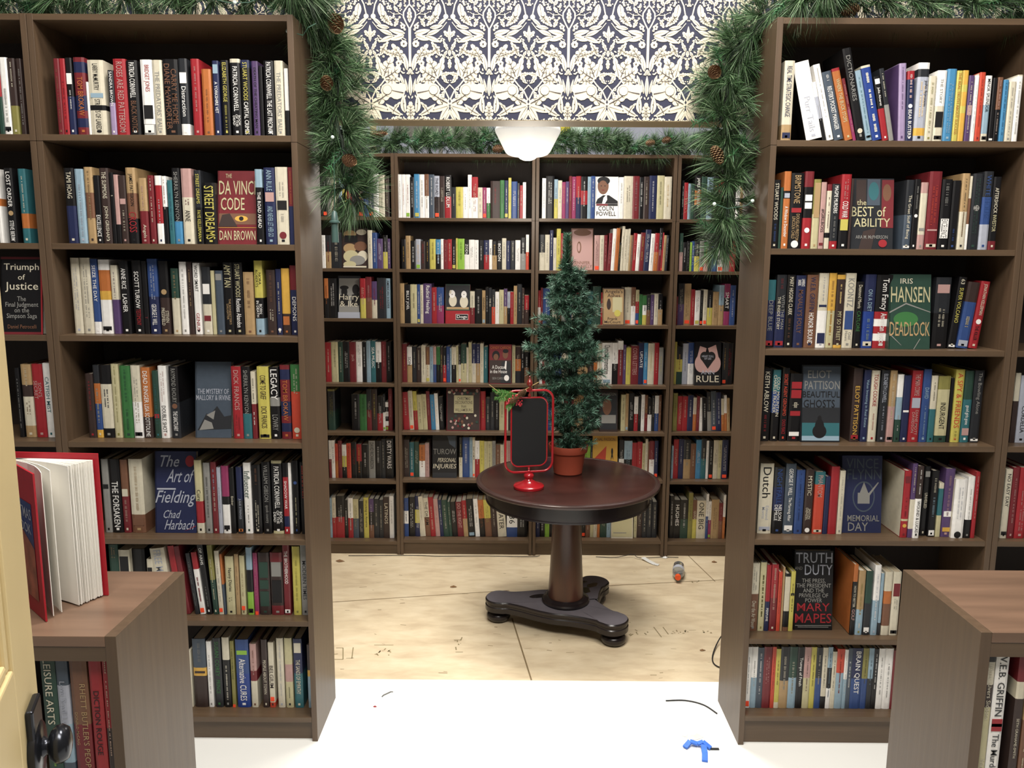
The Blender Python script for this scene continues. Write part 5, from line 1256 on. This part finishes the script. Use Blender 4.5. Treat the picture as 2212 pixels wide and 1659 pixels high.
# ------------------------------------------------------------------ open red book on the left low case
ob = empty('open_book', (-.90, LCY+.11, LZ)); tag(ob, 'open red hardcover standing upright on the low left bookcase, pages fanned', 'book')
REDC = mat('red_cloth', 'a01826', .5, var=.06, scale=60)
Hb = .262; sp0 = Vector((-.922, 1.398, 0)); tip1 = Vector((-.804, 1.29, 0)); tip2 = Vector((-.752, 1.4, 0)); off = Vector((-.90, LCY+.11, 0))
def board(name, a, b, th, H, m, z0=.0006):
    mb = MB(); a = a-off; b = b-off; d = (b-a).normalized(); n_ = Vector((-d.y, d.x, 0))*th
    vs = [a, b, b+n_, a+n_]; mb.add([(p.x, p.y, z0) for p in vs]+[(p.x, p.y, z0+H) for p in vs], [(0, 3, 2, 1), (4, 5, 6, 7), (0, 1, 5, 4), (1, 2, 6, 5), (2, 3, 7, 6), (3, 0, 4, 7)], m); return mb
fc = board('f', sp0, tip1, .003, Hb, REDC)
a, b = sp0-off, tip1-off; d = (b-a).normalized(); nn = Vector((d.y, -d.x, 0))
def onb(t, z, lift=.0006): p = a.lerp(b, t)+nn*lift; return (p.x, p.y, z)
fc.add([onb(.1, .06), onb(.86, .06), onb(.86, .205), onb(.1, .205)], [(0, 1, 2, 3)], mat('jacket_night_blue', '223463', .5, var=.4, scale=14))
fc.add([onb(.1, .03, .0009), onb(.86, .03, .0009), onb(.86, .125, .0009), onb(.5, .15, .0009), onb(.1, .13, .0009)], [(0, 1, 2, 3, 4)], mat('jacket_scene', '94523e', .5, var=.5, scale=30))
vs_, fs_, asp = textgeo('CHRISTMAS'); 
fc.add([onb(.47+p*.74, .185+q*.02, .0014) for p, q in vs_], fs_, tm('s'))
vs_, fs_, asp = textgeo('BOOK'); fc.add([onb(.6+p*.42, .158+q*.018, .0014) for p, q in vs_], fs_, tm('s'))
fc.build('front_cover', ob)
board('b', sp0+Vector((.004, .012, 0)), tip2, .003, .27, REDC).build('back_cover', ob)
pg = MB(); rg = random.Random(9)
PG = mat('white_page', 'e9e6de', .7)
for k in range(16):      # fanned sheets between the covers
    t = k/15; tt = (.16, .3)[k] if k < 2 else .56+.4*(k-2)/13; t = (tt-.2)/.8; e = tip1.lerp(tip2, tt)+Vector((-.005-.0015*math.sin(k*1.7), 0, 0)); s0 = sp0+Vector((.006, .001+.008*t, 0)); A = s0-off; B_ = e-off
    n_ = Vector((-(B_-A).y, (B_-A).x, 0)).normalized(); cv = .012*(1-t)
    row = [A.lerp(B_, u)+n_*cv*math.sin(math.pi*u) for u in (0, .2, .4, .6, .8, 1)]
    v0 = [(p.x, p.y, .003) for p in row]+[(p.x, p.y, .26) for p in row]+[(p.x+n_.x*.0012, p.y+n_.y*.0012, .003) for p in row]+[(p.x+n_.x*.0012, p.y+n_.y*.0012, .26) for p in row]
    fs = []
    for i in range(5): fs += [(i, i+1, 6+i+1, 6+i), (12+i+1, 12+i, 18+i, 18+i+1), (6+i, 7+i, 19+i, 18+i)]
    fs += [(5, 17, 23, 11), (0, 6, 18, 12)]
    pg.add(v0, fs, PG)
pg.build('pages', ob, smooth=False)

# ------------------------------------------------------------------ cream door and its dark knob
dr = empty('door_1', (-.655, 1.02, 0), math.radians(-69)); struct(dr)
CR_ = mat('cream_paint', 'cdb98a', .45, var=.04, scale=6); KN = mat('dark_bronze', '34363c', .22, .75)
def dbox(name, a, b): m_ = MB(); m_.box(a, b, CR_); return struct(bevel(m_.build(name, dr), .003))
dbox('stile', (0, -.04, .01), (.115, 0, 2.05)); dbox('stile', (.7, -.04, .01), (.815, 0, 2.05))
for z0, z1 in ((.01, .25), (.96, 1.15), (1.93, 2.05)): dbox('rail', (.115, -.04, z0), (.7, 0, z1))
m_ = MB(); m_.box((.11, -.03, .24), (.71, -.014, 1.94), CR_); struct(m_.build('door_panel', dr))
for z0, z1 in ((.25, .96), (1.15, 1.93)):
    m_ = MB()
    for a_, b_ in (((.115, z0), (.13, z1)), ((.685, z0), (.7, z1)), ((.13, z0), (.685, z0+.015)), ((.13, z1-.015), (.685, z1))): m_.box((a_[0], -.014, a_[1]), (b_[0], -.004, b_[1]), CR_)
    struct(bevel(m_.build('moulding', dr), .004))
kn = MB()
XK = Matrix.Translation((.06, 0, 1.01)) @ Matrix.Rotation(math.radians(-90), 4, 'X')
kn.lathe([(0, .0), (.034, .0), (.036, .003), (.036, .009), (.032, .012), (.014, .013), (.011, .017), (.011, .019), (.018, .022), (.024, .028), (.025, .035), (.02, .043), (.011, .046), (0, .047)], KN, 32, XK)
ko = kn.build('door_knob', dr, smooth=True); struct(ko)
kp = MB(); kp.box((.034, .0, .945), (.086, .01, 1.075), KN); kq = bevel(kp.build('rosette', dr), .003); struct(kq)

# ------------------------------------------------------------------ things lying about on the floor
bt = empty('plastic_bottle', (.934, 4.32, FZ)); tag(bt, 'clear plastic bottle with an orange cap lying on the plywood', 'bottle')
GLS = mat('clear_plastic', 'e8ecf0', .06, trans=.92, spec=.5)
XB_ = Matrix.Translation((.024, .09, .034)) @ Matrix.Rotation(math.radians(-13), 4, 'Z') @ Matrix.Rotation(math.radians(90), 4, 'X')
mb = MB(); mb.lathe([(0, .004), (.02, 0), (.032, .006), (.0335, .02), (.031, .05), (.0335, .06), (.0335, .1), (.03, .125), (.018, .15), (.0135, .158), (.0135, .168), (.0125, .168), (.0125, .157), (.017, .149), (.029, .124), (.0325, .1), (.0325, .02), (.031, .008), (.02, .002), (0, .006)], GLS, 32, XB_); mb.build('bottle_body', bt, smooth=True)
mb = MB(); mb.lathe([(.015, .158), (.0165, .16), (.0165, .178), (.015, .18), (0, .18)], mat('orange_cap', 'ee5a26', .4), 24, XB_); mb.build('cap', bt, smooth=True)
mb = MB(); mb.lathe([(.0338, .062), (.0338, .098)], mat('bottle_label', 'b9bdc8', .4), 32, XB_); mb.build('bottle_label', bt, smooth=True)
def floor_wire(name, pts, r, m, label, cat):
    P_ = []
    V = [Vector(p) for p in pts]
    for i in range(len(V)-1):   # catmull-rom
        p0, p1, p2, p3 = V[max(i-1, 0)], V[i], V[i+1], V[min(i+2, len(V)-1)]
        for k in range(6): t = k/6; P_.append(.5*((2*p1)+(p2-p0)*t+(2*p0-5*p1+4*p2-p3)*t*t+(3*p1-p0-3*p2+p3)*t**3))
    P_.append(V[-1]); mb = MB(); mb.tube(P_, r, m, 8); o = mb.build(name, smooth=True); return tag(o, label, cat)
BLK = mat('black_rubber', '1c1c1e', .45)
floor_wire('cable_offcut', [(.58, 2.801, .003), (.654, 2.804, .003), (.716, 2.775, .003), (.753, 2.717, .003)], .0026, BLK, 'short curved piece of black cable lying on the white floor', 'cable')
floor_wire('cable_loop', [(1.03, 3.45, .03), (.975, 3.53, FZ+.03), (.903, 3.38, FZ+.004), (.925, 3.3, FZ+.004), (1.05, 3.3, FZ+.004)], .003, BLK, 'black cable looping out behind the right front bookcase', 'cable')
floor_wire('cable', [(-1.0, D2-.03, FZ+.003), (-.6, D2-.018, FZ+.003), (-.45, D2-.03, FZ+.003), (-.2, D2-.02, FZ+.003), (.1, D2-.025, FZ+.003), (.16, D2-.015, FZ+.006)], .002, BLK, 'thin black cable running along the foot of the back bookcases', 'cable')
floor_wire('power_cord', [(.5, D2-.02, FZ+.003), (.62, D2-.03, FZ+.004), (.72, D2-.02, FZ+.02), (.76, D2-.05, FZ+.01), (.9, D2-.02, FZ+.004), (1.0, D2-.02, FZ+.003)], .002, BLK, 'black cord with a small hump at the foot of the right back bookcases', 'cable')
def crumple(name, c, r, m, label, cat, seed, parts=7, flat=.4):
    gz = FZ if c[1] > EDGE else 0
    rg = random.Random(seed); mb = MB(); n = 9
    ring = []
    vs = [(c[0], c[1], gz+.004+r*flat)]
    for k in range(2):
        for i in range(n): a = 6.283*i/n+rg.uniform(-.2, .2); q = r*(.55 if k == 0 else 1)*rg.uniform(.7, 1.25); vs.append((c[0]+q*math.cos(a)*1.3, c[1]+q*math.sin(a)*.7, .001+gz+(r*flat*rg.uniform(.3, 1) if k == 0 else 0)))
    fs = [(0, 1+i, 1+(i+1) % n) for i in range(n)]+[(1+i, 1+n+i, 1+n+(i+1) % n, 1+(i+1) % n) for i in range(n)]+[tuple(range(n+1, 2*n+1))[::-1]]
    mb.add(vs, fs, m); return tag(mb.build(name), label, cat)
BT_ = mat('painters_tape_blue', '3a6fd0', .6, var=.15, scale=60)
tp = MB(); rg = random.Random(2)
def ribbon(mb, pts, wd, m, th=.004):
    for i in range(len(pts)-1):
        a, b = Vector(pts[i]), Vector(pts[i+1]); d = (b-a).normalized(); n_ = d.cross(Vector((0, 0, 1))).normalized()*wd/2
        mb.add([a-n_, b-n_*rg.uniform(.8, 1.1), b+n_, a+n_, a-n_+Vector((0, 0, th)), b-n_+Vector((0, 0, th)), b+n_+Vector((0, 0, th)), a+n_+Vector((0, 0, th))], [(0, 3, 2, 1), (4, 5, 6, 7), (0, 1, 5, 4), (1, 2, 6, 5), (2, 3, 7, 6), (3, 0, 4, 7)], m)
ribbon(tp, [(.59, 2.505, .003), (.612, 2.525, .012), (.636, 2.518, .008), (.655, 2.52, .014), (.678, 2.502, .002)], .018, BT_, .006)
ribbon(tp, [(.655, 2.512, .008), (.65, 2.47, .004), (.641, 2.432, .001)], .019, BT_, .007)
tag(tp.build('tape_scrap'), 'twisted scrap of blue painter tape on the white floor', 'tape')
m_ = MB(); m_.box((.676, 2.498, .0006), (.706, 2.507, .004), BLK); tag(m_.build('tape_piece'), 'small black strip lying against the blue tape scrap', 'tape')
WP = mat('white_scrap', 'dcdcd8', .6)
crumple('paper_scrap', (.634, 2.575), .026, WP, 'crumpled white paper scrap behind the blue tape', 'paper scrap', 3, flat=.7)
m_ = MB(); ribbon(m_, [(.78, D2-.05, FZ+.012), (.81, D2-.09, FZ+.004), (.84, D2-.13, FZ+.001), (.86, D2-.14, FZ+.001)], .03, WP, .0015); tag(m_.build('paper_strip'), 'torn white strip lying in front of the back bookcases, right of table', 'paper scrap')
crumple('paper_fleck', (.92, D2-.02), .016, WP, 'small white fleck at the seam of the two right back bookcases', 'paper scrap', 6)
m_ = MB(); m_.tube([(-.497, 2.815, .002), (-.492, 2.826, .003), (-.468, 2.85, .003), (-.46, 2.852, .002)], .0022, mat('steel', '6e6e6c', .3, .6), 6); tag(m_.build('staple'), 'bent metal staple on the white floor near the left', 'staple')
crumple('red_fleck', (-.512, 2.748), .006, mat('red_bit', '8e2830', .5), 'tiny red fleck on the white floor at left', 'litter', 8)
crumple('wood_chip', (-1.035, 4.53), .02, mat('chip_brown', '7a5a3a', .8), 'brown wood chip on the plywood by the leftmost back bookcase', 'litter', 12)
crumple('wood_chip', (-.328, 4.166), .014, MATS['chip_brown'], 'dark wood chip lying on the plywood left of the table', 'litter', 13)
crumple('wood_chip', (.877, 3.465), .01, MATS['chip_brown'], 'tiny wood chip on the plywood near the right front bookcase', 'litter', 14)
crumple('wood_chip', (1.2, 4.56), .014, MATS['chip_brown'], 'dark wood chip on the plywood by the far right back bookcase', 'litter', 15)

# ------------------------------------------------------------------ what shows over the back bookcases
def sign(name, x0, x1, z0, z1, y, m, label, cat='sign', items=()):
    r = empty(name, ((x0+x1)/2, y, FZ)); tag(r, label, cat); c = (x0+x1)/2
    mb = MB(); mb.box((x0-c, 0, max(z0-FZ, .001)), (x1-c, .03, z1-FZ), m); mb.build('panel', r)
    if z0 > FZ+.01: mb = MB(); mb.box((-.012, .03, .001), (.012, .05, z1-FZ), mat('post_grey', '6f6c66', .6)); mb.build('post', r)
    return r
def hz(u, v, y): return at_y(u, v, y)
a = hz(1212, 262, 6.2); b = hz(1232, 291, 6.2); sign('yellow_sign', a[0], b[0], b[1], a[1], 6.2, mat('sign_yellow', 'f0d820', .6), 'yellow panel seen over the back garland, right of the white lamp')
a = hz(1232, 262, 6.25); b = hz(1305, 290, 6.25); sign('white_sign', a[0], b[0], b[1], a[1], 6.25, mat('sign_white', 'cfe3da', .6), 'pale panel seen over the back garland between yellow and green')
a = hz(1305, 262, 6.2); b = hz(1318, 290, 6.2); sign('green_sign', a[0], b[0], b[1], a[1], 6.2, mat('sign_green', '2a9a68', .6), 'green panel seen over the back garland')
a = hz(850, 262, 5.8); b = hz(1052, 303, 5.8); sign('grey_beam', a[0], b[0], b[1], a[1], 5.8, mat('beam_grey', '5f5b56', .6), 'grey beam over the back garland, left of the lamp', 'beam')  # one box standing for the grey beams beyond the back bookcases
a = hz(799, 262, 5.8); b = hz(812, 296, 5.8); sign('stud', a[0], b[0], FZ, a[1], 5.8, mat('stud_brown', '8d7a55', .7), 'brown upright post behind the back bookcases at left', 'post')
